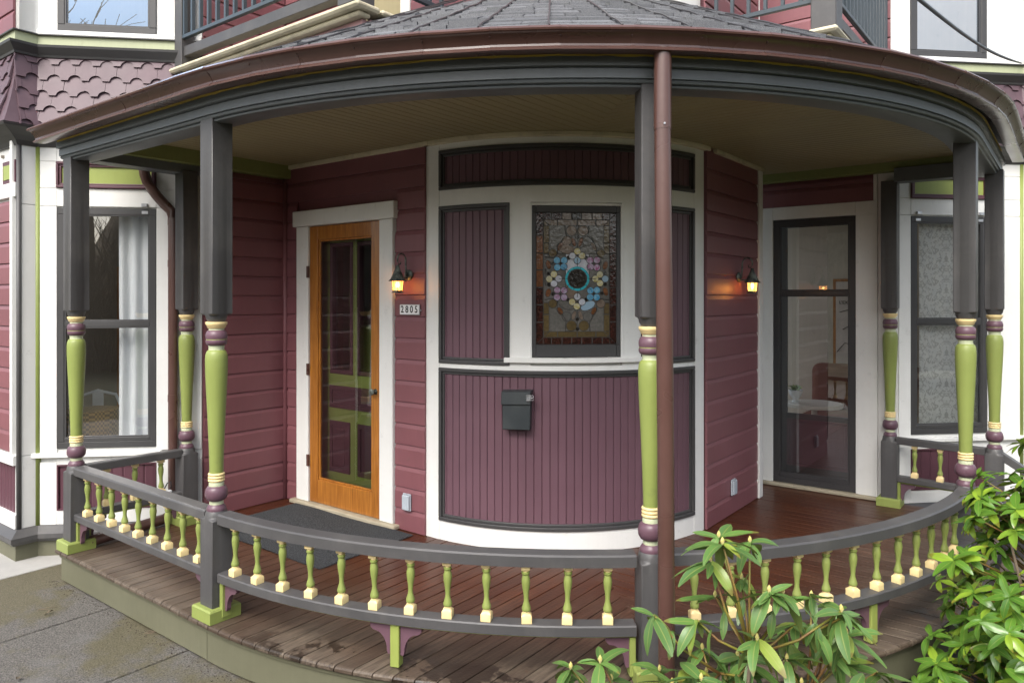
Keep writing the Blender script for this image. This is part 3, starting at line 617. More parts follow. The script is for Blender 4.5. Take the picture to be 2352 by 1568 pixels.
    m = MB(); CW.box(m, -.0, end, 3.452, 3.487, 0, .025); m.obj('upper_sill', 'white', wl, bevel=.003)
    f = glazed(CW, wt0, wt1, 3.488, 4.6, .048, 'upper_window', 'grey_trim', .012, .045, gl='sky_tint_glass' if side < 0 else 'haze_tint_glass')
    f = glazed(CW, wt0, wt1, .532, 2.238, .046, 'sash_window', 'grey_trim', .014, .045, [1.415], gl='window_glass', botw=.075)
    for tt in ((wt0 + .075,) if side < 0 else (wt0 + .06, wt1 - .06)):
        m = MB(); CW.box(m, tt - .022, tt + .022, 2.200, 2.222, .014, .018); m.obj('clip_plate', 'steel', f, bevel=.002); m = MB(); CW.box(m, tt - .020, tt + .020, 2.25, 2.275, .014, .034); m.obj('clip_hook', 'steel', f, bevel=.002)
    siding(FW, .06, 1.5, .52, 2.3, part=wl); siding(FW, .06, 1.5, 3.46, TOPZ - .3, part=wl)
    # rooms behind the windows; sides left open to let sky light in
    m = MB(); CW.box(m, .02, end + 1.0, 3.3, 4.69, -1.5, -1.48); CW.box(m, .02, end - .02, 3.30, 3.32, -1.48, -.11); m.obj('room_lining', 'room_wall', house)
    if side < 0:
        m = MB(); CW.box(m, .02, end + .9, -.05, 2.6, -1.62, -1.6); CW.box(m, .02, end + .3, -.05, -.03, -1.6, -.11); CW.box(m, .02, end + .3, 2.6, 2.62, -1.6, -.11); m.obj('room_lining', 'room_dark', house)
    return wl
wing(LW, LN, LF, .313, .977, 0, 0, 1.106, -1)
wing(RW, RN, RF, .102, .759, 0, 0, 1.06, 1)
m = MB(); LF.box(m, .02, .25, 2.40, 2.56, 0, .02); m.obj('frieze_panel', 'plum_dark', house); m = MB(); LF.box(m, .05, .22, 2.43, 2.53, 0, .025); m.obj('frieze_field', 'lime_light', house)
m = MB(); LF.box(m, .035, .075, .5, 2.7, 0, .035); LF.box(m, .0, 1.5, .44, .51, 0, .04); LF.box(m, .0, 1.5, 0, .10, 0, .03); LF.box(m, .0, 1.5, 2.3, 2.4, 0, .03); m.obj('front_trim', 'white', house, bevel=.003)
bead_panel(LF, .075, .9, .10, .44, house, .06)
# room behind the tall glazed door, left side left open to admit sky light
plan_ = [(.4, 1.57), (2.22, 1.57), (2.98, 2.33), (2.98, 3.34), (.4, 3.34)]
m = MB(); m.loft([[(x, y, -.03) for x, y in plan_], [(x, y, -.01) for x, y in plan_]]); m.loft([[(x, y, 2.6) for x, y in plan_], [(x, y, 2.62) for x, y in plan_]]); W4.box(m, .4, 3.2, 0, 2.6, -1.92, -1.9); m.box(2.98, 3.0, 2.33, 3.34, 0, 2.6); m.obj('room_lining', 'room_wall', house)

# ------------------------------------------------------------------ porch
porch = empty('porch', (CX, CY, 0), YAW); tag(porch, 'quarter-round covered porch with turned posts and low balustrade', 'porch')
PW = .09; RD = 3.0
def rim(p): return -RD if p < 0 else -math.sqrt(max(0, RD * RD - p * p))
def inner(p):
    if p < -1.63: return -2.09
    if p < 0: return -1.36
    if p < .965: return -math.sqrt(max(0, BR * BR - p * p)) + .01
    return -p
m = MB(); 
sub = [(-1.74, -2.94)] + [(0, -2.94)] + [(2.94 * math.cos(R_(a)), 2.94 * math.sin(R_(a))) for a in range(-88, 1, 4)] + [(2.94, 1.5), (1.3, 1.5), (1.3, 0), (0, -1.3), (-1.74, -1.3)]
m.loft([[(x, y, -.05) for x, y in sub], [(x, y, -.032) for x, y in sub]]); deck = m.obj('deck', 'charcoal', porch)
def plank(a, b, qi, qo, mirror):
    """a, b: side positions; qi / qo functions giving inner and outer ends"""
    g = .0026; a += g; b -= g; ia, ib, oa, ob = qi(a), qi(b), qo(a), qo(b); jz = random.uniform(-.0008, .0008)
    st = [(0, 0, -.028), (1, 0, -.028)]
    rings = []
    for (f, zt, zb, ex) in ((0, 0, -.03, 0), (1, 0, -.03, .016), (1, -.0035, -.029, .006), (1, -.011, -.024, .0005), (1, -.018, -.020, 0)):
        la = ia if f == 0 else oa + ex; lb = ib if f == 0 else ob + ex
        R0 = [(a, la, zb), (b, lb, zb), (b, lb, zt - .0018), (b - .002, lb, zt), (a + .002, la, zt), (a, la, zt - .0018)]
        rings.append([((-y, -x, z + jz) if mirror else (x, y, z + jz)) for x, y, z in R0])
    o_ = MB().loft(rings).obj('plank', 'deck_p' if mirror else 'deck_q', deck)
    bm = bmesh.new(); bm.from_mesh(o_.data); bmesh.ops.recalc_face_normals(bm, faces=bm.faces); bm.to_mesh(o_.data); bm.free()
x = -1.77
while x < 2.06: plank(x, min(x + PW, 2.118), inner, rim, False); x += PW
def inner2(p): return -1.37 if p < -1.45 else (-1.365 if p < 0 else (-math.sqrt(max(0, BR * BR - p * p)) + .01 if p < .965 else -p))
def inner2b(p): return -.9 if p < -1.02 else inner2(p)
x = -1.44
while x < 2.06: plank(x, min(x + PW, 2.118), inner2b, rim, True); x += PW
# station helper for rings that follow the porch: left straight, arc, right straight
def ringpts(R, p0=-1.77, q1=1.42, step=3.0, arcs=None):
    L = [((p0, -R), (0, -1))]
    if arcs is None: arcs = [-90 + step * i for i in range(int(90 / step) + 1)]
    for a in arcs: L.append(((R * math.cos(R_(a)), R * math.sin(R_(a))), None))
    L.append(((R, q1), (1, 0))); return [x[0] for x in L]
def ringsweep(prof, name, mat, parent, p0=-1.77, q1=1.42, step=3.0, smooth=30, jit=None):
    cols = [ringpts(r, p0, q1, step) for r, z in prof]; n = len(cols[0])
    rings = []
    for i in range(n):
        rings.append([(cols[k_][i][0], cols[k_][i][1], prof[k_][1] + (jit(i, k_) if jit else 0)) for k_ in range(len(prof))])
    o_ = MB().loft(rings).obj(name, mat, parent); autosmooth(o_, smooth); return o_
MB().box(-1.74, -.022, -2.972, -2.93, -.197, -.0315).obj('fascia', 'sage', porch, bevel=.002)
for a0, a1 in ((-90.3, -52.1), (-52.0, -13.1), (-13.0, 0)): m = MB(); carc(m, a0, a1, 2.93, 2.972, -.197, -.0315, 2.0); autosmooth(m.obj('fascia', 'sage', porch), 30)
MB().box(2.93, 2.972, .003, 1.42, -.197, -.0315).obj('fascia', 'sage', porch, bevel=.002)
ringsweep([(2.80, -.26), (2.93, -.26), (2.93, -.06), (2.80, -.06)], 'fascia_backing', 'charcoal', porch, -1.70)
ringsweep([(2.962, -.050), (2.982, -.050), (2.985, -.034), (2.962, -.032)], 'nosing_bed', 'sage', porch, -1.74)
# dark skirt under the deck on the garden side
m = MB(); carc(m, -58, 0, 2.90, 2.94, -.34, -.215, 3); m.obj('skirt_rail', 'grey_trim', porch)
for i in range(60):
    a = -57 + i * .95; m = MB(); carc(m, a, a + .55, 2.905, 2.93, -.85, -.34, 1); m.obj('skirt_slat', 'charcoal', porch)
# left end return of the deck
MB().box(-1.755, -1.72, -2.93, -2.1, -.215, -.032).obj('fascia', 'sage', porch)

# posts --------------------------------------------------------------
def make_post():
    root = empty('post'); root.parent = porch
    MB().lathe([(.082, 0), (.084, .002), (.084, .058), (.078, .066)], n=16, sq=(0, 1, 2, 3)).obj('foot_block', 'lime', root)
    lo = MB().lathe([(.056, .06), (.056, .495), (.0555, .505), (.052, .528), (.046, .536), (.044, .545)], n=16, sq=(0, 1)).obj('lower_block', 'grey', root, bevel=.003); autosmooth(lo, 40)
    T = lambda pr, nm, mt, sq=(): autosmooth(MB().lathe(pr, n=24, sq=sq).obj(nm, mt, root, True), 50)
    T([(.0465, .535), (.0475, .542), (.045, .552), (.036, .564), (.033, .567)], 'cone', 'urn_plum')
    T([(.034, .565), (.0345, .575), (.033, .585)], 'neck_ring', 'pale_green')
    T([(.034, .583), (.045, .589), (.0535, .604), (.0555, .622), (.052, .641), (.044, .654), (.036, .658)], 'urn', 'urn_plum')
    T([(.0365, .656), (.0365, .672), (.034, .680)], 'neck_ring', 'pale_green')
    pr = []
    for k_ in range(3):
        z = .678 + k_ * .015; pr += [(.035, z), (.0395, z + .004), (.0405, z + .0075), (.0395, z + .011), (.036, z + .0145)]
    T(pr, 'bead_ring', 'yellow')
    T([(.0335, .722), (.0337, .76), (.0375, .88), (.0435, 1.02), (.0495, 1.14), (.0535, 1.24), (.054, 1.29), (.0515, 1.318), (.045, 1.334), (.036, 1.340)], 'shaft', 'lime')
    T([(.0375, 1.338), (.0365, 1.348), (.039, 1.358), (.036, 1.362)], 'neck_ring', 'pale_green')
    T([(.036, 1.360), (.047, 1.366), (.0515, 1.376), (.052, 1.384), (.0505, 1.390)], 'bead', 'urn_plum')
    T([(.0495, 1.388), (.0500, 1.392), (.0495, 1.396)], 'bead_line', 'lime')
    T([(.0505, 1.394), (.0525, 1.404), (.052, 1.416), (.0475, 1.430), (.039, 1.438)], 'bead', 'urn_plum')
    T([(.037, 1.436), (.037, 1.447)], 'neck_ring', 'pale_green')
    T([(.038, 1.446), (.043, 1.451), (.047, 1.462), (.051, 1.466), (.052, 1.474), (.0515, 1.480)], 'cap_ring', 'yellow')
    up = MB().lathe([(.040, 1.479), (.042, 1.484), (.050, 1.496), (.053, 1.512), (.056, 1.520), (.056, 2.50)], n=16, sq=(4, 5)).obj('upper_block', 'grey', root, bevel=.003); autosmooth(up, 40)
    return root
posts = [(-1.625, -2.20, 0), (-1.66, -2.915, 0), (-.03, -2.915, 0), (*bp(-47.05, 2.91), R_(-47.05)), (2.905, -.05, 0), (2.945, 1.27, 0), (2.262, 1.352, 0)]
proto = make_post()
for i, (p, q, a) in enumerate(posts):
    if i == 0: r = proto
    else:
        r = dup(proto, porch)
        for ch in proto.children: dup(ch, r)
    r.location = (p, q, 0); r.rotation_euler = (0, 0, a)
# balustrades ----------------------------------------------------------
def baluster_mesh():
    mb = MB()
    mb.lathe([(.0225, 0), (.0228, .004), (.0228, .028), (.019, .036)], n=16, m=0, sq=(0, 1, 2)); mb.lathe([(.0175, .034), (.0165, .040), (.0165, .043)], n=12, m=0)
    mb.lathe([(.013, .041), (.0195, .047), (.0205, .053), (.0195, .058), (.0125, .078), (.0105, .092), (.0125, .115), (.0175, .140), (.0195, .158), (.0185, .170), (.0145, .183), (.0140, .186)], n=14, m=1)
    mb.lathe([(.0145, .185), (.0180, .189), (.0190, .193), (.0180, .198), (.0135, .200)], n=14, m=1)
    mb.lathe([(.0140, .199), (.0155, .202), (.0155, .206)], n=12, m=0); mb.lathe([(.0165, .205), (.0195, .209), (.0195, .224)], n=16, m=0, sq=(0, 1, 2))
    return mb
bal = baluster_mesh().obj('baluster', ['yellow', 'lime'], None, True); autosmooth(bal, 35); bal_mesh = bal.data; bpy.data.objects.remove(bal)
def put_bal(rail, p, q, a):
    o_ = bpy.data.objects.new('baluster', bal_mesh); COL.objects.link(o_); o_.parent = rail; o_.location = (p, q, .2375); o_.scale = (.95, .95, 1.083); o_.rotation_euler = (random.uniform(-.02, .02), random.uniform(-.02, .02), a + random.uniform(-.12, .12))
TOPR = [(-.038, .482), (.038, .480), (.038, .524), (.031, .531), (-.031, .535), (-.038, .528)]
LOWR = [(-.037, .196), (.037, .194), (.037, .232), (.032, .2375), (-.032, .239), (-.037, .233)]
def bracket(parent, c, dirv, flip=1):
    """plum scroll bracket: quarter-cove board hanging under the lower rail; dirv = direction along the rail"""
    N = 8; pts = [(0, .183), (0, .055), (.012, .052), (.018, .066)]
    pts += [(.018 + .062 * (1 - math.cos(j / N * math.pi / 2)), .070 + .080 * math.sin(j / N * math.pi / 2)) for j in range(N + 1)]
    pts += [(.088, .154), (.098, .164), (.098, .183)]
    dx, dy = dirv; nx_, ny_ = dy, -dx; V = []
    for s_ in (-.011, .011): V += [(c[0] + dx * x + nx_ * s_, c[1] + dy * x + ny_ * s_, z) for x, z in pts]
    n = len(pts); o_ = mk('bracket', V, [tuple(range(n)), tuple(range(2 * n - 1, n - 1, -1))] + [(i, n + i, n + (i + 1) % n, (i + 1) % n) for i in range(n)], 'urn_plum', parent)
    bm = bmesh.new(); bm.from_mesh(o_.data); bmesh.ops.recalc_face_normals(bm, faces=bm.faces); bmesh.ops.triangulate(bm, faces=[f_ for f_ in bm.faces if len(f_.verts) > 4]); bm.to_mesh(o_.data); bm.free()
def straight_rail(A, B, nb, name='balustrade'):
    A, B = Vector(A), Vector(B); d = (B - A).normalized(); nrm = Vector((d.y, -d.x)); A2, B2 = A + d * .05, B - d * .05
    root = empty(name); root.parent = porch
    for prof, nm in ((TOPR, 'top_rail'), (LOWR, 'bottom_rail')):
        rings = [[(P.x + nrm.x * e, P.y + nrm.y * e, z) for e, z in prof] for P in (A2, B2)]
        o_ = MB().loft(rings).obj(nm, 'grey', root, bevel=.002); bm = bmesh.new(); bm.from_mesh(o_.data); bmesh.ops.recalc_face_normals(bm, faces=bm.faces); bm.to_mesh(o_.data); bm.free()
    rings = [[(P.x + nrm.x * e, P.y + nrm.y * e, z) for e, z in ((-.02, .184), (.02, .184), (.02, .1935), (-.02, .1935))] for P in (A2, B2)]; MB().loft(rings).obj('under_strip', 'lime', root)
    for i in range(nb):
        P = A + (B - A) * (i + 1) / (nb + 1); put_bal(root, P.x, P.y, math.atan2(d.y, d.x))
    for P, s_ in ((A, 1), (B, -1)):
        c = P + d * s_ * .067; m = MB(); m.obox((c.x, c.y), math.atan2(d.y, d.x), .022, .05, .02, .184); m.obj('block', 'lime', root, bevel=.002); c2 = P + d * s_ * .079; bracket(root, (c2.x, c2.y), (d.x * s_, d.y * s_))
    return root
def arc_rail(a0, a1, angs, mids, name='balustrade'):
    root = empty(name); root.parent = porch; RR = 2.912; n = 16
    for prof, nm, mt in ((TOPR, 'top_rail', 'grey'), (LOWR, 'bottom_rail', 'grey'), ([(-.02, .184), (.02, .184), (.02, .1935), (-.02, .1935)], 'under_strip', 'lime')):
        rings = [[(*bp(a0 + (a1 - a0) * i / n, RR + e), z) for e, z in prof] for i in range(n + 1)]
        o_ = MB().loft(rings).obj(nm, mt, root); autosmooth(o_, 30)
    for a in angs: p, q = bp(a, RR); put_bal(root, p, q, R_(a))
    for a in mids:
        p, q = bp(a, RR); m = MB(); m.obox((p, q), R_(a), .046, .042, 0.003, .184); m.obj('mid_foot', 'lime_light', root, bevel=.003)
        for s_ in (1, -1):
            t = (-math.sin(R_(a)) * s_, math.cos(R_(a)) * s_); bracket(root, (p + t[0] * .023, q + t[1] * .023), t)
    for a, s_ in ((a0, 1), (a1, -1)):
        t = (-math.sin(R_(a)) * s_, math.cos(R_(a)) * s_); p, q = bp(a, RR)
        m = MB(); m.obox((p + t[0] * .013, q + t[1] * .013), R_(a), .05, .026, .02, .184); m.obj('block', 'lime', root, bevel=.002); bracket(root, (p + t[0] * .026, q + t[1] * .026), t)
    return root
straight_rail((-1.66, -2.915), (-.03, -2.915), 9)
straight_rail((-1.625, -2.20), (-1.66, -2.915), 3)
arc_rail(-89.35, -48.45, [-87.5 + 3.345 * i for i in range(12)], [-68.7])
arc_rail(-46.05, -2.2, [-43.3 + 3.25 * i for i in range(12)], [-24.7])
for q0 in (-.05, 1.27):
    V = []
    for e_ in (-.035, .035): V += [(2.96, q0 + e_, .475), (2.96, q0 + e_, .535), (3.62, q0 + e_, .105), (3.62, q0 + e_, .045)]
    o_ = mk('stair_handrail', V, [(0, 1, 2, 3), (7, 6, 5, 4), (0, 4, 5, 1), (1, 5, 6, 2), (2, 6, 7, 3), (3, 7, 4, 0)], 'grey', porch, bevel=.004)
    MB().box(3.55, 3.64, q0 - .045, q0 + .045, -.85, .12).obj('newel', 'grey', porch, bevel=.004)
for i_, zz in enumerate((-.19, -.38, -.57)): MB().box(3.0 + .27 * i_, 3.29 + .27 * i_, .01, 1.2, zz - .03, zz).obj('stair_tread', 'deck_p', porch, bevel=.006); MB().box(3.24 + .27 * i_, 3.265 + .27 * i_, .01, 1.2, zz - .16, zz - .031).obj('stair_riser', 'sage', porch)
straight_rail((2.945, 1.27), (2.262, 1.352), 3)
# beam, ceiling --------------------------------------------------------
BEAM = [(2.81, 2.482), (2.945, 2.468), (2.958, 2.472), (2.963, 2.479), (2.955, 2.483), (2.972, 2.487), (2.978, 2.496), (2.972, 2.501), (2.984, 2.503), (2.984, 2.542), (2.976, 2.546), (3.000, 2.549), (3.002, 2.585), (2.81, 2.59)]
ringsweep(BEAM, 'beam', 'grey_beam', porch, -1.745, 1.40, 3, 25)
random.seed(5)
ringsweep([(2.96, 2.585), (3.004, 2.585), (3.008, 2.592), (3.0, 2.600), (2.96, 2.60)], 'raw_edge', 'raw_wood', porch, -1.72, 1.0, 1.0, 60, lambda i, k_: random.uniform(-.003, .004) if k_ in (1, 2) else 0)
m = MB(); m.box(-1.735, -1.60, -2.80, -2.10, 2.482, 2.59); m.obj('beam', 'grey_beam', porch, bevel=.003)
m = MB(); m.box(2.3, 2.82, 1.28, 1.40, 2.482, 2.59); m.obj('beam', 'grey_beam', porch, bevel=.003)
m = MB(); W3.box(m, -2.80, -1.36, 2.545, 2.66, -.02, .09); m.obj('frieze_board', 'olive_frieze', porch, bevel=.003)
m = MB(); W4.box(m, 1.1, 2.85, 2.575, 2.66, .03, .12); m.obj('frieze_board', 'olive_frieze', porch, bevel=.003)
m = MB(); W1.box(m, -1.60, -.02, 2.615, 2.645, .0, .045); carc(m, -93, -3, BR, BR + .04, 2.615, 2.645, 2.5); W2.box(m, .02, 1.0, 2.615, 2.645, 0, .045); m.obj('ceiling_trim', 'cream', porch, bevel=.004)
m = MB(); m.loft([[(x * .97, y * .97, 2.66) for x, y in sub], [(x * .97, y * .97, 2.68) for x, y in sub]]); ceil = m.obj('ceiling', 'ceiling', porch)
CWD = .068; RC = 2.83
def cboard(a, b, qi, qo, mirror):
    g = .0013; a += g; b -= g; ia, ib, oa, ob = qi(a), qi(b), qo(a), qo(b); c_ = (a + b) / 2
    P = []
    for (l_a, l_b, l_c) in ((ia, ib, (ia + ib) / 2), (oa, ob, (oa + ob) / 2)):
        R0 = [(a, l_a, 2.658), (a, l_a, 2.648), (a + .003, l_a, 2.644), (b - .003, l_b, 2.644), (b, l_b, 2.648), (b, l_b, 2.658)]
        P.append([((-y, -x, z) if mirror else (x, y, z)) for x, y, z in R0])
    o_ = MB().loft(P).obj('ceiling_board', 'ceiling', ceil); bm = bmesh.new(); bm.from_mesh(o_.data); bmesh.ops.recalc_face_normals(bm, faces=bm.faces); bm.to_mesh(o_.data); bm.free()
crim = lambda p: -RC if p < 0 else -math.sqrt(max(0, RC * RC - p * p))
x = -1.70
while x < 1.95: cboard(x, min(x + CWD, 1.998), inner, crim, False); x += CWD
x = -1.42
while x < 1.95: cboard(x, min(x + CWD, 1.998), inner2b, crim, True); x += CWD
# roof -------------------------------------------------------------------
RZ = lambda r: 2.662 + (3.10 - r) * .505
ARCS = [-92.4 + 5.27 * i for i in range(18)]
def rp(s_, r):
    """s_: station along eave -> (p,q) at ring radius r on the facetted roof"""
    return s_
def roofP(st, r, dz=0.):
    kind, v = st
    if kind == 'L': return (v, -r, RZ(r) + dz)
    if kind == 'R': return (r, v, RZ(r) + dz)
    return (r * math.cos(R_(v)), r * math.sin(R_(v)), RZ(r) + dz)
stations = [('L', -1.80), ('L', -.9), ('A', -90)] + [('A', a) for a in ARCS[1:17]] + [('A', 0), ('R', .75), ('R', 1.45)]
m = MB()
for i in range(len(stations) - 1):
    a, b = stations[i], stations[i + 1]; r1 = 2.1 if 'L' in (a[0], b[0]) or 'R' in (a[0], b[0]) else 1.3
    m.add([roofP(a, 3.08, -.012), roofP(b, 3.08, -.012), roofP(b, r1, -.012), roofP(a, r1, -.012)], [(0, 1, 2, 3)])
    m.add([roofP(a, 3.08, -.03), roofP(b, 3.08, -.03), roofP(b, 3.08, -.012), roofP(a, 3.08, -.012)], [(0, 1, 2, 3)])
roof = m.obj('roof', 'roof_shingle', porch)
random.seed(21)
pieces = []
facets = []
for i in range(len(stations) - 1): facets.append((stations[i], stations[i + 1]))
def lerp3(a, b, t): return tuple(a[k_] + (b[k_] - a[k_]) * t for k_ in range(3))
for (sa, sb) in facets:
    straight = 'L' in (sa[0], sb[0]) or 'R' in (sa[0], sb[0]); ncourse = 8 if straight else 11
    for c_ in range(ncourse):
        r0 = 3.105 - c_ * .118; r1_ = r0 - .15
        A0, B0 = roofP(sa, r0), roofP(sb, r0); wdt = math.dist(A0, B0); ts = [0.]; 
        off = random.uniform(.25, .75) if not straight else random.uniform(.06, .2)
        t = off if wdt < .42 else 0
        while True:
            t += random.uniform(.15, .30) / wdt if ts[-1] > 0 or wdt > .42 else 0
            if t > .9: break
            ts.append(t)
            if wdt < .42: 
                if wdt < .25: break
                t += .25
        ts.append(1.)
        for t0, t1 in zip(ts, ts[1:]):
            if t1 - t0 < .02: continue
            A1, B1 = roofP(sa, r1_), roofP(sb, r1_); up = random.uniform(-.012, .010) if c_ else 0; thick = random.choice((.006, .011, .015))
            lift = .0 if random.random() > .08 else .006
            g = .0015 / wdt
            a_, b_ = lerp3(A0, B0, t0 + g), lerp3(A0, B0, t1 - g); d_, e_ = lerp3(A1, B1, t0 + g), lerp3(A1, B1, t1 - g)
            def mvb(P, Q): return tuple(P[k_] + (Q[k_] - P[k_]) * (up + .004) / .17 for k_ in range(3))
            a_, b_ = mvb(a_, d_), mvb(b_, e_)
            V = [(a_[0], a_[1], a_[2] + .002), (b_[0], b_[1], b_[2] + .002 + lift * .3), (b_[0], b_[1], b_[2] + .004 + thick + lift), (a_[0], a_[1], a_[2] + .004 + thick), (d_[0], d_[1], d_[2] - .010), (e_[0], e_[1], e_[2] - .010), (e_[0], e_[1], e_[2] + .001), (d_[0], d_[1], d_[2] + .001)]
            ctr = world((a_[0] + b_[0]) / 2, (a_[1] + b_[1]) / 2); vis = ctr.y + .8 * c_ * .118
            pieces.append((vis if c_ < 9 else 99, V))
FBOX = [(0, 1, 2, 3), (3, 2, 6, 7), (1, 5, 6, 2), (4, 0, 3, 7), (4, 7, 6, 5), (0, 4, 5, 1)]
pieces.sort(key=lambda x: x[0])
rest = MB()
for i, (_, V) in enumerate(pieces):
    if i < 295: mk('shingle', V, FBOX, 'roof_shingle', roof)
    else: rest.add(V, FBOX)
if rest.V: o_ = rest.obj('shingle_field', 'roof_shingle', roof); o_['kind'] = 'stuff'
for a in ARCS[1:17]:
    P0, P1 = roofP(('A', a), 3.1, .014), roofP(('A', a), 1.4, .014); pts = []
    for j in range(15):
        x_ = lerp3(P0, P1, j / 14); pts.append((x_[0] + random.uniform(-.004, .004), x_[1] + random.uniform(-.004, .004), x_[2] + (.004 if j % 2 else 0)))
    MB().tube(pts, .0045, 5).obj('hip_seam', 'charcoal', roof)
# rake end on the left
m = MB(); m.add([roofP(('L', -1.80), 3.08, .004), roofP(('L', -1.80), 2.1, .004), roofP(('L', -1.80), 2.1, -.08), roofP(('L', -1.80), 3.05, -.06)], [(0, 1, 2, 3)]); m.obj('rake_board', 'grey_beam', porch)

# gutter, a thing hung on the eave ------------------------------------------
GUT = [(3.035, 2.640), (3.035, 2.582), (3.096, 2.577), (3.106, 2.580), (3.107, 2.586), (3.093, 2.597), (3.092, 2.606), (3.102, 2.624), (3.118, 2.640), (3.128, 2.645), (3.140, 2.646), (3.143, 2.653), (3.134, 2.664), (3.130, 2.658), (3.124, 2.653), (3.111, 2.643), (3.096, 2.626), (3.086, 2.606), (3.086, 2.588), (3.039, 2.588), (3.039, 2.640)]
gut = empty('gutter', (CX, CY, 0), YAW); tag(gut, 'brown metal gutter curving along the porch roof edge', 'gutter')
gst = [('L', -1.82), ('L', -1.22), ('L', -.61), ('A', -90.5)] + [('A', a) for a in (-85.9, -80.8, -75.7, -70.55, -65.0, -59.85, -54.7, -49.5, -44.3, -39.1, -33.4, -27.9, -22.3, -17.4, -12.4, -7.4, -2.4)] + [('R', .03), ('R', .55), ('R', 1.05), ('R', 1.5)]
for i in range(len(gst) - 1):
    jr = (i % 2) * .0022; rings = []
    for st in (gst[i], gst[i + 1]):
        ring = []
        for r, z in GUT:
            kind, v = st; r_ = r + jr
            ring.append((v, -r_, z) if kind == 'L' else ((r_, v, z) if kind == 'R' else (r_ * math.cos(R_(v)), r_ * math.sin(R_(v)), z)))
        rings.append(ring)
    o_ = MB().loft(rings).obj('gutter_section', 'brown_metal', gut); autosmooth(o_, 35)
    # a rivet and a hanger screw at every joint
    b = rings[0]; m = MB(); P = Vector(b[8]); Q = Vector(b[7]); c_ = (P + Q) / 2; Cc = Vector((0, 0, c_.z)) if gst[i][0] == 'A' else (Vector((c_.x, 0, c_.z)) if gst[i][0] == 'L' else Vector((0, c_.y, c_.z)))
    nrm = (c_ - Cc).normalized()
    m.tube([c_ - nrm * .004, c_ + nrm * .003], .004, 8); m.obj('rivet', 'brown_metal', gut, True)

# downspouts --------------------------------------------------------------
ds = empty('downspout', (*world(*bp(-46.75, 3.062))[:2], 0)); tag(ds, 'round brown front downspout running past the middle porch post', 'downspout', 'brown downspouts of the porch')
tp = (-.012, 0)
autosmooth(MB().tube([(tp[0], 0, 2.60), (tp[0], 0, 2.2), (0.0, 0, 1.0), (.008, 0, -.66)], .0335, 22).obj('pipe', 'brown_metal', ds, True), 50)
autosmooth(MB().tube([(tp[0], 0, 2.60), (tp[0], 0, 2.275)], .0352, 22).obj('collar', 'brown_metal', ds, True), 50)
MB().tube([(tp[0], -.034, 2.292), (tp[0], -.040, 2.292)], .004, 8).obj('screw', 'steel', ds)
pw = world(*LW.P(.185, 0, .05)[:2]); d2 = empty('downspout', (pw.x, pw.y, 0), YAW); tag(d2, 'brown downspout with bent elbow at the left wing window', 'downspout', 'brown downspouts of the porch')
pts = [(-.10, -.16, 2.58), (-.10, -.16, 2.52)] + [(-.10 + .10 * (1 - math.cos(t)) / 1, -.16 + .16 * (1 - math.cos(t)), 2.52 - .20 * t) for t in (.25, .5, .75, 1.0, 1.25, 1.5)] + [(0, 0, 2.15)]
autosmooth(MB().tube(pts, .036, 14).obj('elbow', 'brown_metal', d2, True), 60)
autosmooth(MB().tube([(0, 0, 2.17), (0, 0, .13)], .034, 14).obj('pipe', 'brown_metal', d2, True), 50)
for z in (2.12, 1.82, .86): autosmooth(MB().tube([(0, 0, z), (0, 0, z + .05)], .0365, 14).obj('collar', 'brown_metal', d2, True), 50)
la = Vector(world(-1.69, -2.34)) - Vector((pw.x, pw.y, 0)); ca, sa = math.cos(-YAW), math.sin(-YAW); lp_ = (la.x * ca - la.y * sa, la.x * sa + la.y * ca)
lb = Vector(world(-1.61, -2.86)) - Vector((pw.x, pw.y, 0)); lq_ = (lb.x * ca - lb.y * sa, lb.x * sa + lb.y * ca)
autosmooth(MB().tube([(0, 0, .16), (0, 0, .10), (lp_[0] * .15, lp_[1] * .15, .065), (lp_[0] * .4, lp_[1] * .4, .05), (lp_[0], lp_[1], .045), (lq_[0], lq_[1], .040)], .036, 14).obj('run_out', 'brown_metal', d2, True), 60)

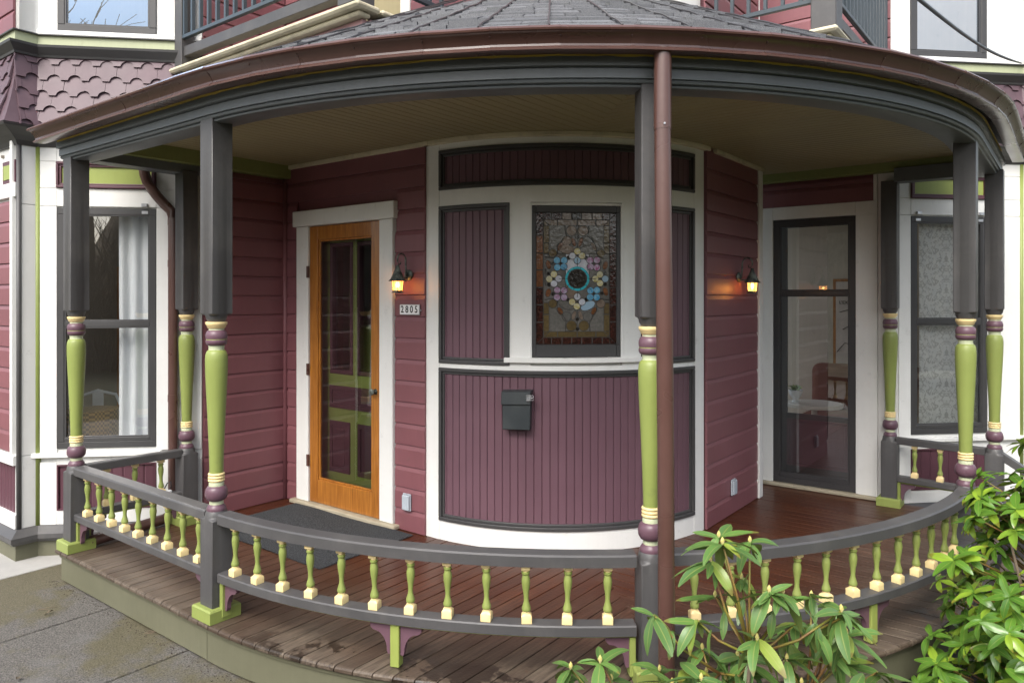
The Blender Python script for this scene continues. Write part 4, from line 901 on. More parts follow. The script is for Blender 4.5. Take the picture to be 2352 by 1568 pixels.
# ------------------------------------------------------------------ balcony over the porch
def balcony(mirror):
    def mp(p, q): return (-q, -p) if mirror else (p, q)
    root = empty('balcony', (CX, CY, 0), YAW)
    tag(root, 'balcony over the right of the porch roof, grey post and metal railing' if mirror else 'balcony over the left of the porch roof, grey post and metal railing', 'balcony', 'balconies above the porch')
    def bx(name, mat, p0, p1, q0, q1, z0, z1, bevel=.003):
        a, b = mp(p0, q0), mp(p1, q1); MB().box(min(a[0], b[0]), max(a[0], b[0]), min(a[1], b[1]), max(a[1], b[1]), z0, z1).obj(name, mat, root, bevel=bevel)
    Q = -2.20; P0 = -1.70 if not mirror else -1.60; P1 = .22
    bx('skirt_board', 'pink_siding', P0, P1, Q + .02, Q + .06, 2.95, 3.17)
    bx('cove_moulding', 'cream', P0 - .02, P1 + .03, Q - .03, Q + .06, 3.172, 3.20, .008); bx('cap_moulding', 'cream', P0 - .04, P1 + .07, Q - .075, Q + .10, 3.202, 3.235, .012)
    bx('end_moulding', 'cream', P1 - .08, P1 + .07, Q + .11, Q + .40, 3.202, 3.234, .012); bx('end_board', 'pink_siding', P1 - .06, P1 + .02, Q + .061, Q + .8, 2.98, 3.17)
    bx('bottom_board', 'grey', P0, P1 - .13, Q - .02, Q + .05, 3.315, 3.385)
    bx('corner_post', 'grey', P1 - .12, P1 + .03, Q - .06, Q + .09, 3.236, 4.5, .006)
    if not mirror: bx('end_post', 'grey', P0 - .02, P0 + .075, Q - .04, Q + .06, 2.95, 4.5)
    else: bx('end_post', 'grey_trim', P0 + .0, P0 + .05, Q - .02, Q + .06, 2.95, 4.5)
    bx('rail', 'metal_rail', P0 + .07, P1 - .13, Q - .035, Q - .005, 3.435, 3.462)
    n = 17
    for i in range(n):
        p = P0 + .09 + (P1 - .15 - P0 - .09) * i / (n - 1); bx('baluster', 'metal_rail', p - .010, p + .010, Q - .032, Q - .008, 3.463, 4.4, 0)
    # inner return of the railing
    bx('rail', 'metal_rail', P1 - .06, P1 - .03, Q + .10, Q + .75, 3.43, 3.46)
    for i in range(6): bx('baluster', 'metal_rail', P1 - .057, P1 - .033, Q + .16 + i * .11, Q + .18 + i * .11, 3.461, 4.4, 0)
    bx('floor', 'cream', P0, P1 - .1, Q + .07, -1.39, 3.12, 3.16)
    return root
balcony(False); balcony(True)
m = MB(); W1.box(m, -.95, -.86, 3.2, 4.6, 0, .03); W1.box(m, -.29, -.2, 3.2, 4.6, 0, .03); dd = m.obj('door_casing', 'white', house); m = MB(); W1.box(m, -.86, -.29, 3.2, 4.6, 0, .012); m.obj('balcony_door', 'ceiling', house)
# grey square downspout at the left balcony end
o_ = MB().box(-.035, .035, -.03, .03, 2.74, 4.6).obj('wing_downspout', 'grey', None, bevel=.006); c_ = world(-1.83, -2.16); o_.location = (c_.x - .05, c_.y - .02, 0); tag(o_, 'grey square downspout at the left end of the balcony', 'downspout')

# ------------------------------------------------------------------ wall lanterns
def lantern(wall, t, z, label, side):
    b = wall.P(t, 0, .023); wv = world(b[0], b[1]); n = wall.n; ang = math.atan2(n[1], n[0]) + YAW
    root = empty('wall_lantern', (wv.x, wv.y, z), ang); tag(root, label, 'lantern', 'lit lanterns either side of the bay')
    D = .105
    # backplate (disc facing +x)
    prof = [(.038, 0), (.038, .006), (.030, .012), (.012, .016)]
    V = [(e, r * math.cos(j * math.pi / 10), r * math.sin(j * math.pi / 10)) for r, e in prof for j in range(20)]
    F = [(i * 20 + j, i * 20 + (j + 1) % 20, (i + 1) * 20 + (j + 1) % 20, (i + 1) * 20 + j) for i in range(3) for j in range(20)] + [tuple(60 + j for j in range(20))]
    mk('backplate', V, F, 'lantern_metal', root, True)
    # scroll arm
    pts = [(.014, 0, -.02), (.026, 0, .0), (.028, 0, .05), (.030, 0, .10)] + [(.030 + .038 - .038 * math.cos(a), 0, .105 + .038 * math.sin(a)) for a in (.4, .8, 1.2, 1.57, 2.0, 2.4, 2.8, 3.14)]
    pts += [(D - .002, 0, .085), (D - .012, 0, .070), (D - .026, 0, .072), (D - .030, 0, .086), (D - .020, 0, .094)]
    MB().tube(pts, [.006] * 4 + [.0055] * 8 + [.005, .0045, .004, .0035, .003], 8).obj('arm', 'lantern_metal', root, True)
    MB().tube([(.02, 0, -.02), (D * .7, 0, -.022)], .006, 8).obj('stay', 'lantern_metal', root)
    hood = autosmooth(MB().lathe([(.006, .066), (.011, .064), (.012, .052), (.020, .030), (.034, .002), (.047, -.028), (.060, -.040), (.061, -.043), (.045, -.038)], (D, 0), 16).obj('hood', 'lantern_metal', root, True), 40)
    gz0, gz1 = -.040, -.104
    for j in range(8):
        a0, a1 = 2 * math.pi * (j + .06) / 8, 2 * math.pi * (j + .94) / 8; r0_, r1_ = .039, .031
        P = [(D + r0_ * math.cos(a0), r0_ * math.sin(a0), gz0), (D + r0_ * math.cos(a1), r0_ * math.sin(a1), gz0), (D + r1_ * math.cos(a1), r1_ * math.sin(a1), gz1), (D + r1_ * math.cos(a0), r1_ * math.sin(a0), gz1)]
        mk('pane', P, [(0, 3, 2, 1)], 'lamp_glass', root)
        am = 2 * math.pi * j / 8; MB().tube([(D + .040 * math.cos(am), .040 * math.sin(am), gz0), (D + .032 * math.cos(am), .032 * math.sin(am), gz1)], .0018, 6).obj('bar', 'lantern_metal', root)
    autosmooth(MB().lathe([(.030, -.104), (.034, -.105), (.034, -.114), (.041, -.118), (.041, -.121), (.020, -.121)], (D, 0), 16).obj('base_ring', 'lantern_metal', root, True), 40)
    autosmooth(MB().lathe([(.004, -.045), (.010, -.052), (.014, -.066), (.011, -.080), (.003, -.086)], (D, 0), 12).obj('bulb', 'bulb', root, True), 60)
    ld = bpy.data.lights.new('lantern_light', 'POINT'); ld.energy = .7; ld.color = (1, .50, .15); ld.shadow_soft_size = .012
    lo = bpy.data.objects.new('lantern_light', ld); COL.objects.link(lo); lo.parent = root; lo.location = (D, 0, -.094)
lantern(W1, -.215, 1.755, 'lit lantern beside the wooden door above the number plaque', -1)
lantern(W2, .48, 1.755, 'lit lantern right of the bay on the maroon wall', 1)
# house number plaque
b = W1.P(-.20, 0, .023); wv = world(*b[:2]); pq = empty('number_plaque', (wv.x, wv.y, 1.520), YAW); tag(pq, 'white plaque with house number 2805 below the lantern', 'sign')
MB().box(-.095, .095, -.008, 0, -.036, .036).obj('plate', 'steel', pq, bevel=.002)
MB().box(-.091, .091, -.0105, -.008, -.032, .032).obj('face', 'plastic_white', pq)
MB().tube([(.099, -.004, -.004), (.107, -.006, -.004)], .006, 8).obj('screw', 'steel', pq)
def text_mesh(name, body, size, mat, parent, loc, rot, ext=.0006, sx=1.):
    cu = bpy.data.curves.new(name, 'FONT'); cu.body = body; cu.size = size; cu.align_x = 'CENTER'; cu.align_y = 'CENTER'; cu.extrude = ext; cu.offset = .018 * size
    tmp = bpy.data.objects.new('tmp', cu); COL.objects.link(tmp); bpy.context.view_layer.update()
    me = bpy.data.meshes.new_from_object(tmp.evaluated_get(bpy.context.evaluated_depsgraph_get())); bpy.data.objects.remove(tmp)
    me.materials.clear(); me.materials.append(MAT[mat]); o_ = bpy.data.objects.new(name, me); COL.objects.link(o_); o_.parent = parent; o_.location = loc; o_.rotation_euler = rot; o_.scale = (sx, 1, 1); return o_
for i, ch in enumerate('2805'): text_mesh('digit', ch, .066, 'ink', pq, (-.067 + .0445 * i, -.0112, 0), (R_(90), 0, 0), .0005, .88)
# electrical boxes
for wall, t, lb in ((W1, -.226, 'grey outlet cover low on the wall beside the wooden door'), (W2, .36, 'grey outlet cover low on the wall right of the bay')):
    b = wall.P(t, 0, .023); wv = world(*b[:2]); ang = math.atan2(wall.n[1], wall.n[0]) + YAW; e_ = empty('outlet_cover', (wv.x, wv.y, .205), ang); tag(e_, lb, 'outlet', 'outdoor outlet covers')
    MB().box(0, .012, -.037, .037, -.058, .058).obj('base', 'plastic_grey', e_, bevel=.003); MB().box(.0125, .026, -.032, .034, -.052, .050).obj('lid', 'plastic_grey', e_, bevel=.005, seg=2); MB().box(.012, .022, -.02, .02, .051, .057).obj('hinge', 'plastic_grey', e_)
# mailbox on the bay
p, q = bp(-64.0, BR - .010); wv = world(p, q); mbx = empty('mailbox', (wv.x, wv.y, .775), R_(-64.0) + YAW); tag(mbx, 'black metal mailbox hung on the curved plum panel', 'mailbox')
o_ = MB().pts8([(0, -.085, 0), (.075, -.088, 0), (.075, .088, 0), (0, .085, 0), (0, -.090, .235), (.060, -.092, .205), (.060, .092, .205), (0, .090, .235)]).obj('box', 'box_metal', mbx, bevel=.004)
o_ = MB().pts8([(.062, -.096, .158), (.078, -.096, .155), (.078, .092, .160), (.062, .092, .163), (.0, -.098, .243), (.070, -.096, .236), (.070, .092, .240), (.0, .098, .248)]).obj('lid', 'box_metal', mbx, bevel=.003)
bc = empty('binder_clip', (0, 0, 0)); M_ = Matrix.Translation((wv.x, wv.y, .775)) @ Matrix.Rotation(R_(-64.0) + YAW, 4, 'Z') @ Matrix.Translation((.084, .080, .203)); bc.matrix_world = M_
tag(bc, 'silver binder clip on the mailbox lid', 'clip')
MB().box(-.008, .006, -.012, .014, -.022, .022).obj('clamp', 'steel', bc, bevel=.003)
for s_ in (.008, -.008): MB().tube([(.008, -.014, s_ + .008), (.009, .016, s_ + .006), (.010, .030, s_ + .010), (.010, .036, s_ + .003), (.010, .030, s_ - .006), (.009, .016, s_ - .003), (.008, -.014, s_ - .008)], .0019, 6).obj('wire_handle', 'steel', bc, True)
# doormat
o_ = mk('doormat', [], [], 'doormat'); bm = bmesh.new(); N1, N2 = 26, 14
grid = []
random.seed(2)
for j in range(N2 + 1):
    for i in range(N1 + 1):
        u_, v_ = i / N1, j / N2; p = -1.40 + 1.27 * u_; q = -1.435 - .765 * v_; z = .010 + .0035 * math.sin(u_ * 9 + v_ * 3) * (1 if v_ < .25 or v_ > .9 else .4)
        if u_ < .12 and v_ > .8: p += .0
        bm.verts.new((p, q, max(.007, z)))
bm.verts.ensure_lookup_table()
for j in range(N2):
    for i in range(N1): bm.faces.new([bm.verts[j * (N1 + 1) + i], bm.verts[(j + 1) * (N1 + 1) + i], bm.verts[(j + 1) * (N1 + 1) + i + 1], bm.verts[j * (N1 + 1) + i + 1]])
bm.to_mesh(o_.data); bm.free(); o_.location = (CX, CY, 0); o_.rotation_euler = (0, 0, YAW)
sm = o_.modifiers.new('thickness', 'SOLIDIFY'); sm.thickness = .006; tag(o_, 'charcoal ribbed doormat on the deck before the wooden door', 'doormat')
# power adapter lying on the low rear rail
wv = world(-1.63, -2.36, .2395); pa = empty('power_adapter', wv, YAW + .4); tag(pa, 'white power adapter with black cord on the rear balustrade', 'adapter')
MB().box(-.03, .03, -.065, .045, 0, .018).obj('body', 'plastic_white', pa, bevel=.004)
MB().tube([(0, .045, .010), (.0, .07, .03), (-.02, .09, .06), (-.045, .085, .05), (-.05, .06, .015)], .004, 8).obj('cord', 'black_plastic', pa, True)
# ------------------------------------------------------------------ things behind the glass
def cloth(wall, t0, t1, z0, z1, e, folds, amp, name, mat, label, cat, uvs=(1, 1)):
    nx_ = 48; V = []; F = []; uv = []
    for j in range(7):
        for i in range(nx_ + 1):
            u_ = i / nx_; v_ = j / 6; ee = e + amp * math.sin(u_ * folds * 6.283 + .6 * math.sin(v_ * 3)) * (.5 + .5 * v_); c = wall.P(t0 + (t1 - t0) * u_, 0, ee); w_ = world(c[0], c[1]); V.append((w_.x, w_.y, z1 + (z0 - z1) * v_)); uv.append((u_ * uvs[0], v_ * uvs[1]))
    for j in range(6):
        for i in range(nx_): F.append((j * (nx_ + 1) + i, (j + 1) * (nx_ + 1) + i, (j + 1) * (nx_ + 1) + i + 1, j * (nx_ + 1) + i + 1))
    o_ = mk(name, V, F, mat, None, True); l_ = o_.data.uv_layers.new(name='UVMap')
    for lp in o_.data.loops: l_.data[lp.index].uv = uv[lp.vertex_index]
    tag(o_, label, cat); return o_
cloth(LW, .30, .62, .50, 2.25, -.13, 3.5, .022, 'curtain', 'curtain', 'plain white curtain behind the left wing window', 'curtain')
cloth(RW, .25, .82, .50, 2.25, -.10, 2.5, .014, 'lace_curtain', 'lace', 'white lace curtain behind the right wing window', 'curtain', (2.4, 7))
cloth(RW, .08, .19, .50, 2.25, -.12, 1.5, .02, 'curtain', 'curtain', 'narrow white curtain edge beside the lace curtain', 'curtain')
def onw(wall, t, e, z=0.): c = wall.P(t, 0, e); return world(c[0], c[1], z)
# basket and white metal chair inside the left wing
o_ = autosmooth(MB().lathe([(.16, 0), (.17, .02), (.19, .66), (.19, .70)], n=20).obj('basket', 'wicker', None, True), 40); o_.location = onw(LW, .92, -.42, .05); tag(o_, 'brown wicker basket inside the left wing window', 'basket')
ch = empty('chair', onw(LW, 1.0, -.74, -.03), YAW + 1.2); tag(ch, 'white metal chair behind the wicker basket', 'chair')
MB().box(-.18, .18, -.18, .18, .43, .46).obj('seat', 'plastic_white', ch, bevel=.01)
for sx_, sy_ in ((-1, -1), (1, -1), (1, 1), (-1, 1)): MB().tube([(sx_ * .16, sy_ * .16, .43), (sx_ * .20, sy_ * .20, .03)], .012, 8).obj('leg', 'plastic_white', ch)
MB().tube([(-.17, .17, .45), (-.17, .20, .72), (-.13, .21, .82), (0, .215, .86), (.13, .21, .82), (.17, .20, .72), (.17, .17, .45)], .012, 8).obj('back_hoop', 'plastic_white', ch, True)
MB().box(-.04, .04, .195, .205, .46, .85).obj('back_slat', 'plastic_white', ch)
o_ = MB().box(-.18, .18, -.15, .15, 0, 1.9).obj('bookcase', 'honey_wood'); 
o_.location = onw(LW, .86, -1.36, -.03); o_.rotation_euler = (0, 0, YAW + .78); tag(o_, 'tall honey wood shelf at the back of the left wing room', 'shelf')
# side table, plant, sofa and print behind the glazed door
tb = empty('side_table', onw(W4, 1.54, -.50, -.03)); tag(tb, 'round white side table behind the tall glazed door', 'table')
autosmooth(MB().lathe([(.23, .655), (.24, .66), (.24, .685), (.235, .69)], n=28).obj('top', 'table_white', tb, True), 40); autosmooth(MB().lathe([(.15, 0.001), (.15, .02), (.03, .04), (.025, .655)], n=16).obj('pedestal', 'table_white', tb, True), 40)
pp = empty('potted_plant', onw(W4, 1.40, -.42, .66)); tag(pp, 'white footed pot with green plant on the side table', 'plant')
autosmooth(MB().lathe([(.030, .001), (.035, .006), (.022, .022), (.026, .035), (.05, .065), (.062, .11), (.060, .115), (.05, .10)], n=20).obj('pot', 'plastic_white', pp, True), 50)
sf = empty('sofa', onw(W4, 1.9, -1.35, 0), YAW); tag(sf, 'brown sofa in the room behind the glazed door', 'sofa')
MB().box(-.7, .6, -.2, .45, 0, .45).obj('seat', 'sofa', sf, bevel=.05, seg=3); MB().box(-.7, .6, .25, .48, .45, .92).obj('back', 'sofa', sf, bevel=.08, seg=4)
pr_ = empty('framed_print', onw(W4, 1.72, -1.88, 1.30), YAW); tag(pr_, 'framed exhibition print on the wall behind the glazed door', 'picture')
m = MB(); m.box(-.36, .36, -.02, 0, -.5, .5); m.obj('frame', 'honey_wood', pr_, bevel=.004); MB().box(-.33, .33, -.024, -.02, -.47, .47).obj('sheet', 'paper', pr_)
text_mesh('print_title', "L'EXPOSITION", .046, 'ink', pr_, (-.15, -.026, .25), (R_(90), 0, 0))
for pts in ([(-.15, .2), (-.05, .23), (.0, .15), (.08, .22)], [(-.12, .02), (-.02, .08), (.06, .0), (.0, -.1), (.09, -.12)], [(-.18, -.22), (-.10, -.12), (.02, -.16), (.05, -.27), (-.02, -.33)]): MB().tube([(a - .14, -.026, b - .05) for a, b in pts], .004, 5).obj('drawn_line', 'ink', pr_, True)
# ------------------------------------------------------------------ overhead cable
A = Vector((1.63, 3.0, 2.84)); B = world(*RW.P(1.02, 0, .06)[:2], 3.452); pts = []
for i in range(21):
    t = i / 20; P = A.lerp(B, t); P.z -= .05 * math.sin(math.pi * t); pts.append(P)
ext = [A + (A - B) * k_ * .6 for k_ in (3, 2, 1)]
o_ = MB().tube(ext + pts, [.0085] * 20 + [.008, .007, .006, .005], 8).obj('service_cable', 'black_plastic', None, True); tag(o_, 'black service cable running to the right upper wing corner', 'cable')

# ------------------------------------------------------------------ shrubs
def leaf_mesh(name, L, Wd, droop, fold, mat, wav=0., seed=0):
    rnd = random.Random(seed); N = 7; V = []; F = []; uv = []
    for i in range(N + 1):
        t = i / N; wd = Wd * (math.sin(math.pi * min(1, t * .92 + .06)) ** .75) * (1 - .12 * t); wd = max(wd, .0012 if t < .05 or t > .95 else wd)
        y = L * t * math.cos(droop * t * .6); z = -L * math.sin(droop * t) * t * .55; wv_ = wav * math.sin(t * 9 + seed)
        for xx in (-1, -.5, 0, .5, 1):
            V.append((xx * wd / 2, y, z + fold * abs(xx) * wd * .5 + wv_ * xx)); uv.append((.5 + xx * .5, t))
    for i in range(N):
        for j in range(4): F.append((i * 5 + j, i * 5 + j + 1, (i + 1) * 5 + j + 1, (i + 1) * 5 + j))
    me = bpy.data.meshes.new(name); me.from_pydata(V, [], F); me.materials.append(MAT[mat]); me.polygons.foreach_set('use_smooth', [True] * len(F))
    l_ = me.uv_layers.new(name='UVMap')
    for lp in me.loops: l_.data[lp.index].uv = uv[lp.vertex_index]
    at = me.attributes.new('tone', 'FLOAT', 'POINT'); at.data.foreach_set('value', [0.] * len(V)); return me
RL = [leaf_mesh('leaf', .155, .049, .10 + .17 * i, .10 + .08 * (i % 3), 'rhodo_leaf', .0015, i) for i in range(6)]
LL = [leaf_mesh('leaf', .085, .030, .15 + .18 * i, .14 + .08 * (i % 3), 'laurel_leaf', .0018, i + 10) for i in range(6)]
def place(me, loc, az, pitch, roll, sc, parent, name='leaf'):
    o_ = bpy.data.objects.new(name, me); COL.objects.link(o_); o_.parent = parent
    o_.matrix_local = Matrix.Translation(loc) @ Matrix.Rotation(az, 4, 'Z') @ Matrix.Rotation(pitch, 4, 'X') @ Matrix.Rotation(roll, 4, 'Y') @ Matrix.Diagonal((sc, sc, sc, 1))
    return o_
rnd = random.Random(7)
BASE = Vector((.80, 2.52, -.66))
rh = empty('rhododendron', BASE); tag(rh, 'sparse rhododendron with long leaves and yellow buds in front of the porch', 'shrub')
tips = [(0.696, 2.433, 0.79), (0.821, 2.54, 0.76), (0.669, 2.479, 0.717), (0.493, 2.561, 0.498), (0.722, 2.569, 0.768), (0.873, 2.373, 0.649), (0.823, 2.355, 0.662), (1.075, 2.643, 0.53), (1.087, 2.441, 0.537), (1.089, 2.432, 0.567), (1.229, 2.698, 0.362), (0.973, 2.515, 0.489), (0.81, 2.643, 0.319), (0.814, 2.517, 0.356), (0.619, 2.574, 0.305), (0.618, 2.403, 0.357), (0.747, 2.572, 0.27), (0.701, 2.654, 0.25), (0.636, 2.533, 0.493), (0.72, 2.609, 0.544), (0.805, 2.585, 0.618), (0.79, 2.372, 0.501), (0.975, 2.615, 0.38), (1.087, 2.557, 0.388), (0.196, 2.455, 0.367), (0.283, 2.361, 0.435), (1.186, 2.653, 0.477), (1.143, 2.515, 0.453), (1.293, 2.602, 0.278), (1.167, 2.658, 0.296)]
tips += [(rnd.uniform(.5, 1.25), rnd.uniform(2.35, 2.72), rnd.uniform(.20, .38)) for i in range(11)] + [(.24, 2.40, .31), (.33, 2.45, .33), (.15, 2.42, .30)]
forks = [Vector((.72, 2.55, .30)), Vector((.80, 2.47, .40)), Vector((1.02, 2.55, .22)), Vector((.45, 2.45, .05)), Vector((.70, 2.5, .0))]
for f_ in forks:
    mid = (BASE + f_) / 2 + Vector((rnd.uniform(-.04, .04), rnd.uniform(-.04, .04), .05)); MB().tube([(0, 0, 0), mid - BASE, f_ - BASE], [.012, .009, .006], 7).obj('branch', 'bark', rh, True)
nleaf = 0
for ti, tp_ in enumerate(tips):
    T_ = Vector(tp_); fk = min((f_ for f_ in forks if f_.z < T_.z - .03), key=lambda f_: (f_ - T_).length, default=forks[4])
    mid = fk.lerp(T_, .55) + Vector((rnd.uniform(-.02, .02), rnd.uniform(-.02, .02), -.02)); MB().tube([fk - BASE, mid - BASE, T_ - BASE], [.005, .0042, .0034], 6).obj('twig', 'stem', rh, True)
    if ti % 5 != 3: autosmooth(MB().lathe([(.003, -.006), (.0055, .001), (.0075, .007), (.0055, .014), (.0008, .021)], n=8).obj('bud', 'bud', rh, True), 60).location = T_ - BASE
    nl = rnd.randint(6, 9); a0 = rnd.uniform(0, 6.28)
    for i in range(nl):
        az_ = a0 + i * 2.4 + rnd.uniform(-.5, .5); pit = rnd.uniform(-.70, .50) - (.3 if i % 4 == 0 else 0); place(rnd.choice(RL), T_ - BASE + Vector((0, 0, -.004 * (i % 4))), az_, pit, rnd.uniform(-.5, .5), rnd.uniform(.48, 1.0), rh); nleaf += 1
    if T_.z > .4 or ti % 3 == 0:
        nl = rnd.randint(1, 3); T2 = fk.lerp(T_, .72)
        for i in range(nl): place(rnd.choice(RL), T2 - BASE, rnd.uniform(0, 6.28), rnd.uniform(-1.2, -.5), rnd.uniform(-.4, .4), rnd.uniform(.55, .9), rh); nleaf += 1
# dense glossy evergreen at the right
rnd = random.Random(19)
B2 = Vector((2.40, 3.08, -.78)); sh = empty('evergreen_shrub', B2); tag(sh, 'dense glossy evergreen shrub hiding the right end of the porch', 'shrub')
env = [(-.78, .34, .95), (-.45, .44, .95), (-.20, .52, .95), (.05, .55, 1.0), (.30, .56, 1.0), (.50, .54, 1.0), (.70, .48, 1.0), (.88, .38, 1.0), (1.06, .20, 1.0)]
def rad(z):
    for (z0, a, _), (z1, b, _) in zip(env, env[1:]):
        if z0 <= z <= z1: return a + (b - a) * (z - z0) / (z1 - z0)
    return .05
clus = []
while len(clus) < 820:
    z = rnd.uniform(-.6, 1.06); a = rnd.uniform(0, 6.283); R0 = rad(z) * (rnd.uniform(.72, 1.0) if rnd.random() < .82 else rnd.uniform(.3, .72)) * (1 + .22 * math.sin(a * 5 + z * 9))
    P = Vector((2.40 + .20 * max(0, z) + R0 * math.cos(a) * 1.0, 3.10 + R0 * math.sin(a) * .9, z))
    if math.hypot(P.x - CX, P.y - CY) < 3.07 and P.z > -.3: continue
    clus.append(P)
for i in range(6):
    a = i * 1.05; E_ = Vector((2.40 + .3 * math.cos(a), 3.10 + .22 * math.sin(a), rnd.uniform(.2, .7))); MB().tube([(0, 0, 0), (Vector((0, 0, -.2)) + (E_ - B2) * .5 + Vector((0, 0, .3))) * .8, E_ - B2], [.016, .011, .005], 7).obj('stem', 'bark', sh, True)
allv = []
for P in clus:
    cen = Vector((2.44, 3.13, P.z - .25)); out = (P - cen).normalized(); twig = MB().tube([P - out * .16 - B2, P - B2], [.004, .0028], 5)
    allv.append(twig)
    a0 = rnd.uniform(0, 6.28); q_ = Vector((0, 0, 1)).rotation_difference((out + Vector((0, 0, .55))).normalized())
    for i in range(rnd.randint(7, 9)):
        loc_ = P - B2; az_ = a0 + i * 2.4; pit = rnd.uniform(-.25, .55); M_ = Matrix.Translation(loc_) @ q_.to_matrix().to_4x4() @ Matrix.Rotation(az_, 4, 'Z') @ Matrix.Rotation(pit, 4, 'X') @ Matrix.Rotation(rnd.uniform(-.3, .3), 4, 'Y'); s_ = rnd.uniform(.85, 1.4)
        tip = (B2 + M_ @ Vector((0, .08 * s_, 0)))
        if math.hypot(tip.x - CX, tip.y - CY) < 3.03 and tip.z > -.3: continue
        allv.append((M_ @ Matrix.Diagonal((s_, s_, s_, 1)), rnd.choice(LL), P.y - .35 * abs(P.x - 2.4) * 0 + (9 if P.x / P.y > .72 else 0)))
twm = MB()
for x in allv:
    if isinstance(x, MB): twm.add(x.V, x.F)
twm.obj('twigs', 'stem', sh, True)['kind'] = 'stuff'
lv = sorted([x for x in allv if not isinstance(x, MB)], key=lambda x: x[2])
massV, massF, massU, massT = [], [], [], []
for i, (M_, me, _) in enumerate(lv):
    if i < 290:
        o_ = bpy.data.objects.new('leaf', me); COL.objects.link(o_); o_.parent = sh; o_.matrix_local = M_
    else:
        k0 = len(massV); tn = rnd.random(); massV += [tuple(M_ @ v.co) for v in me.vertices]; massT += [tn] * len(me.vertices); massF += [tuple(k0 + j for j in pl.vertices) for pl in me.polygons]; massU += [tuple(me.uv_layers[0].data[j].uv) for j in range(len(me.loops))]
o_ = mk('foliage', massV, massF, 'laurel_leaf', sh, True); o_['kind'] = 'stuff'; l_ = o_.data.uv_layers.new(name='UVMap')
for i, u_ in enumerate(massU): l_.data[i].uv = u_
at = o_.data.attributes.new('tone', 'FLOAT', 'POINT'); at.data.foreach_set('value', massT)
# green tuft in the pot
for i in range(14):
    a = i * 2.4; place(rnd.choice(LL), Vector((.02 * math.cos(a), .02 * math.sin(a), .10)), a, .9 + .05 * (i % 5), 0, 1.0, pp)
# ------------------------------------------------------------------ fallen needles and leaf litter on the driveway
rnd = random.Random(4)
for (x, y, lb, n) in ((-1.98, 3.98, 'brown dry needles lying by the porch fascia', 7), (-2.75, 4.28, 'curled brown twig lying on the driveway', 2)):
    m = MB()
    for i in range(n):
        a = rnd.uniform(-.5, .3); L_ = rnd.uniform(.05, .10); ox, oy = rnd.uniform(-.02, .02), rnd.uniform(-.02, .02); m.tube([(ox, oy, .003), (ox + L_ * .5 * math.cos(a), oy + L_ * .5 * math.sin(a), .008), (ox + L_ * math.cos(a + .2), oy + L_ * math.sin(a + .2), .003)], .0012, 4)
    o_ = m.obj('needle_litter', 'bark'); o_.location = (x, y, -.21); tag(o_, lb, 'litter')
m = MB(); rnd = random.Random(8)
for i in range(520):
    if i < 330: p_ = rnd.uniform(-1.8, .25); q_ = (-2.985 if p_ < 0 else -math.sqrt(2.985 ** 2 - p_ * p_)) - abs(rnd.gauss(0, .035))
    else: p_, q_ = rnd.uniform(-2.0, .3), rnd.uniform(-4.4, -3.05)
    w_ = world(p_, q_, -.21); r_ = rnd.uniform(.0015, .005) if i < 330 else rnd.uniform(.001, .0035); a_ = rnd.uniform(0, 6.28)
    m.add([(w_.x + r_ * math.cos(a_ + t) * rnd.uniform(.7, 1.5), w_.y + r_ * math.sin(a_ + t), -.2105) for t in (0, 1.57, 3.14, 4.71)] + [(w_.x, w_.y, -.21 + r_ * .8)], [(0, 1, 4), (1, 2, 4), (2, 3, 4), (3, 0, 4)])
o_ = m.obj('grit', 'soil'); tag(o_, 'dark grit and crumbs along the foot of the porch fascia', kind='stuff')
for (p_, q_, a_, lb) in ((-.55, -3.62, .4, 'curled brown leaf on the driveway near the slab joint'), (-1.25, -3.2, 2.1, 'dry brown leaf close to the left porch fascia')):
    lm = leaf_mesh('dry_leaf', .05, .022, .9, .5, 'bark', .003, 3); o_ = bpy.data.objects.new('dry_leaf', lm); COL.objects.link(o_); o_.location = world(p_, q_, -.192); o_.rotation_euler = (.1, .15, a_); tag(o_, lb, 'leaf', 'dry leaves on the driveway')
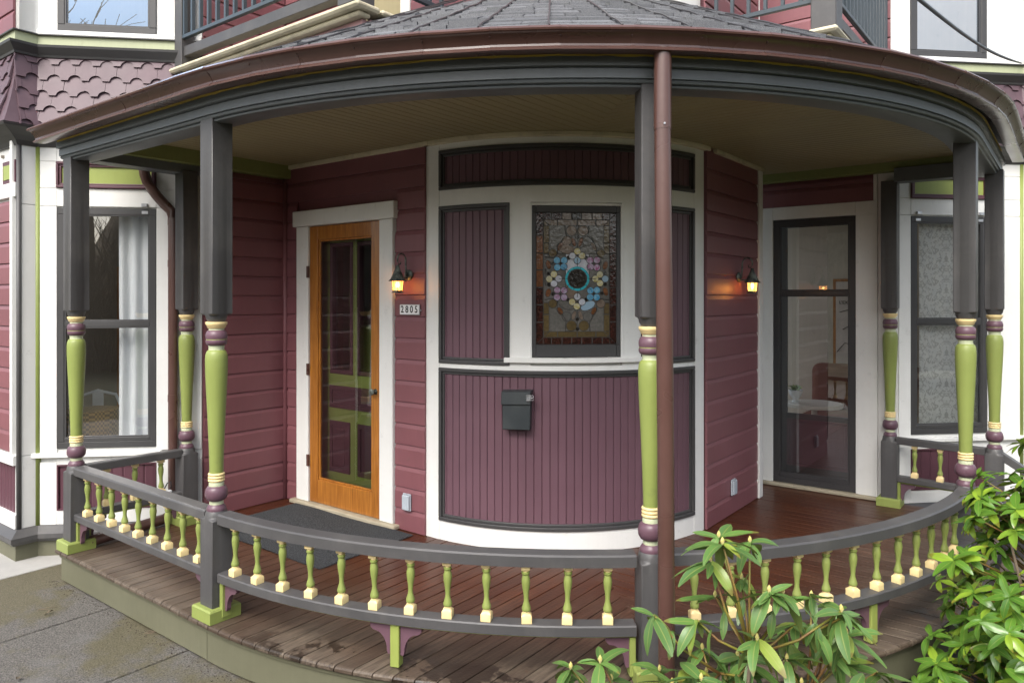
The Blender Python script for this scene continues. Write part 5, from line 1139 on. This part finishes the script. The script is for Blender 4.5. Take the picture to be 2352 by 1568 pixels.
# ------------------------------------------------------------------ bare winter trees across the way (seen mirrored in the window panes)
rnd = random.Random(33); tr = MB()
def grow(P, d, L, r, depth):
    Q = P + d * L; tr.tube([P, (P + Q) / 2 + Vector((rnd.uniform(-1, 1), rnd.uniform(-1, 1), rnd.uniform(-1, 1))) * L * .06, Q], [r, r * .85, r * .7], 4 if depth < 4 else 5, cap=False)
    if depth == 0: return
    for i in range(2 if depth > 3 else 3):
        nd = (d + Vector((rnd.uniform(-1, 1), rnd.uniform(-1, 1), rnd.uniform(-.35, .8))) * .62).normalized(); grow(P.lerp(Q, rnd.uniform(.6, 1)), nd, L * rnd.uniform(.62, .85), r * .62, depth - 1)
for (x, y, h) in ((-4.2, -7.5, 3.0), (-6.6, -9.5, 3.4), (-8.8, -7, 2.8), (-2.2, -11, 3.0), (9, -6, 3.0), (14, -8, 3.2), (3, -12, 3.0)): grow(Vector((x, y, -.3)), Vector((rnd.uniform(-.1, .1), rnd.uniform(-.1, .1), 1)).normalized(), h, .16, 6)
for i in range(1500):
    x, y = rnd.uniform(-14, 4), rnd.uniform(-11, -8.5); h = rnd.uniform(1.5, 4.2); tr.tube([(x, y, -.3), (x + rnd.uniform(-.5, .5), y, h * .5), (x + rnd.uniform(-1.2, 1.2), y + rnd.uniform(-.5, .5), h)], [.02, .015, .006], 3, cap=False)
def bank(path, h, d0):
    # lumpy bank of brush, mirrored in panes; ring added to block low horizon light
    n, mz = 90, 12; V = []; F = []; k0 = 0
    for i in range(n + 1):
        t = i / n * (len(path) - 1); j = min(int(t), len(path) - 2); f_ = t - j; bx_, by_ = (path[j][0] + (path[j + 1][0] - path[j][0]) * f_, path[j][1] + (path[j + 1][1] - path[j][1]) * f_)
        hh = h * (1 + .16 * math.sin(i * .9) + .12 * rnd.uniform(-1, 1)); L_ = math.hypot(bx_, by_ - 5); ux, uy = bx_ / L_, (by_ - 5) / L_
        for z_ in range(mz + 1):
            a = math.pi * z_ / mz; dd = -d0 * math.cos(a) + rnd.uniform(-.25, .25); V.append((bx_ + ux * dd, by_ + uy * dd, -.4 + hh * math.sin(a) ** .6 + rnd.uniform(-.12, .12)))
    for i in range(n):
        for z_ in range(mz): F.append((i * (mz + 1) + z_, i * (mz + 1) + z_ + 1, (i + 1) * (mz + 1) + z_ + 1, (i + 1) * (mz + 1) + z_))
    tr.add(V, F, 1)
bank([(-19, 3), (-17, -5), (-10, -11), (0, -12.5), (10, -11), (17, -5), (19, 3)], 4.2, 1.2)
o_ = tr.obj('woodland', ['bark', 'brush']); tag(o_, 'bare winter trees and brush across the way, mirrored in the windows', kind='stuff')
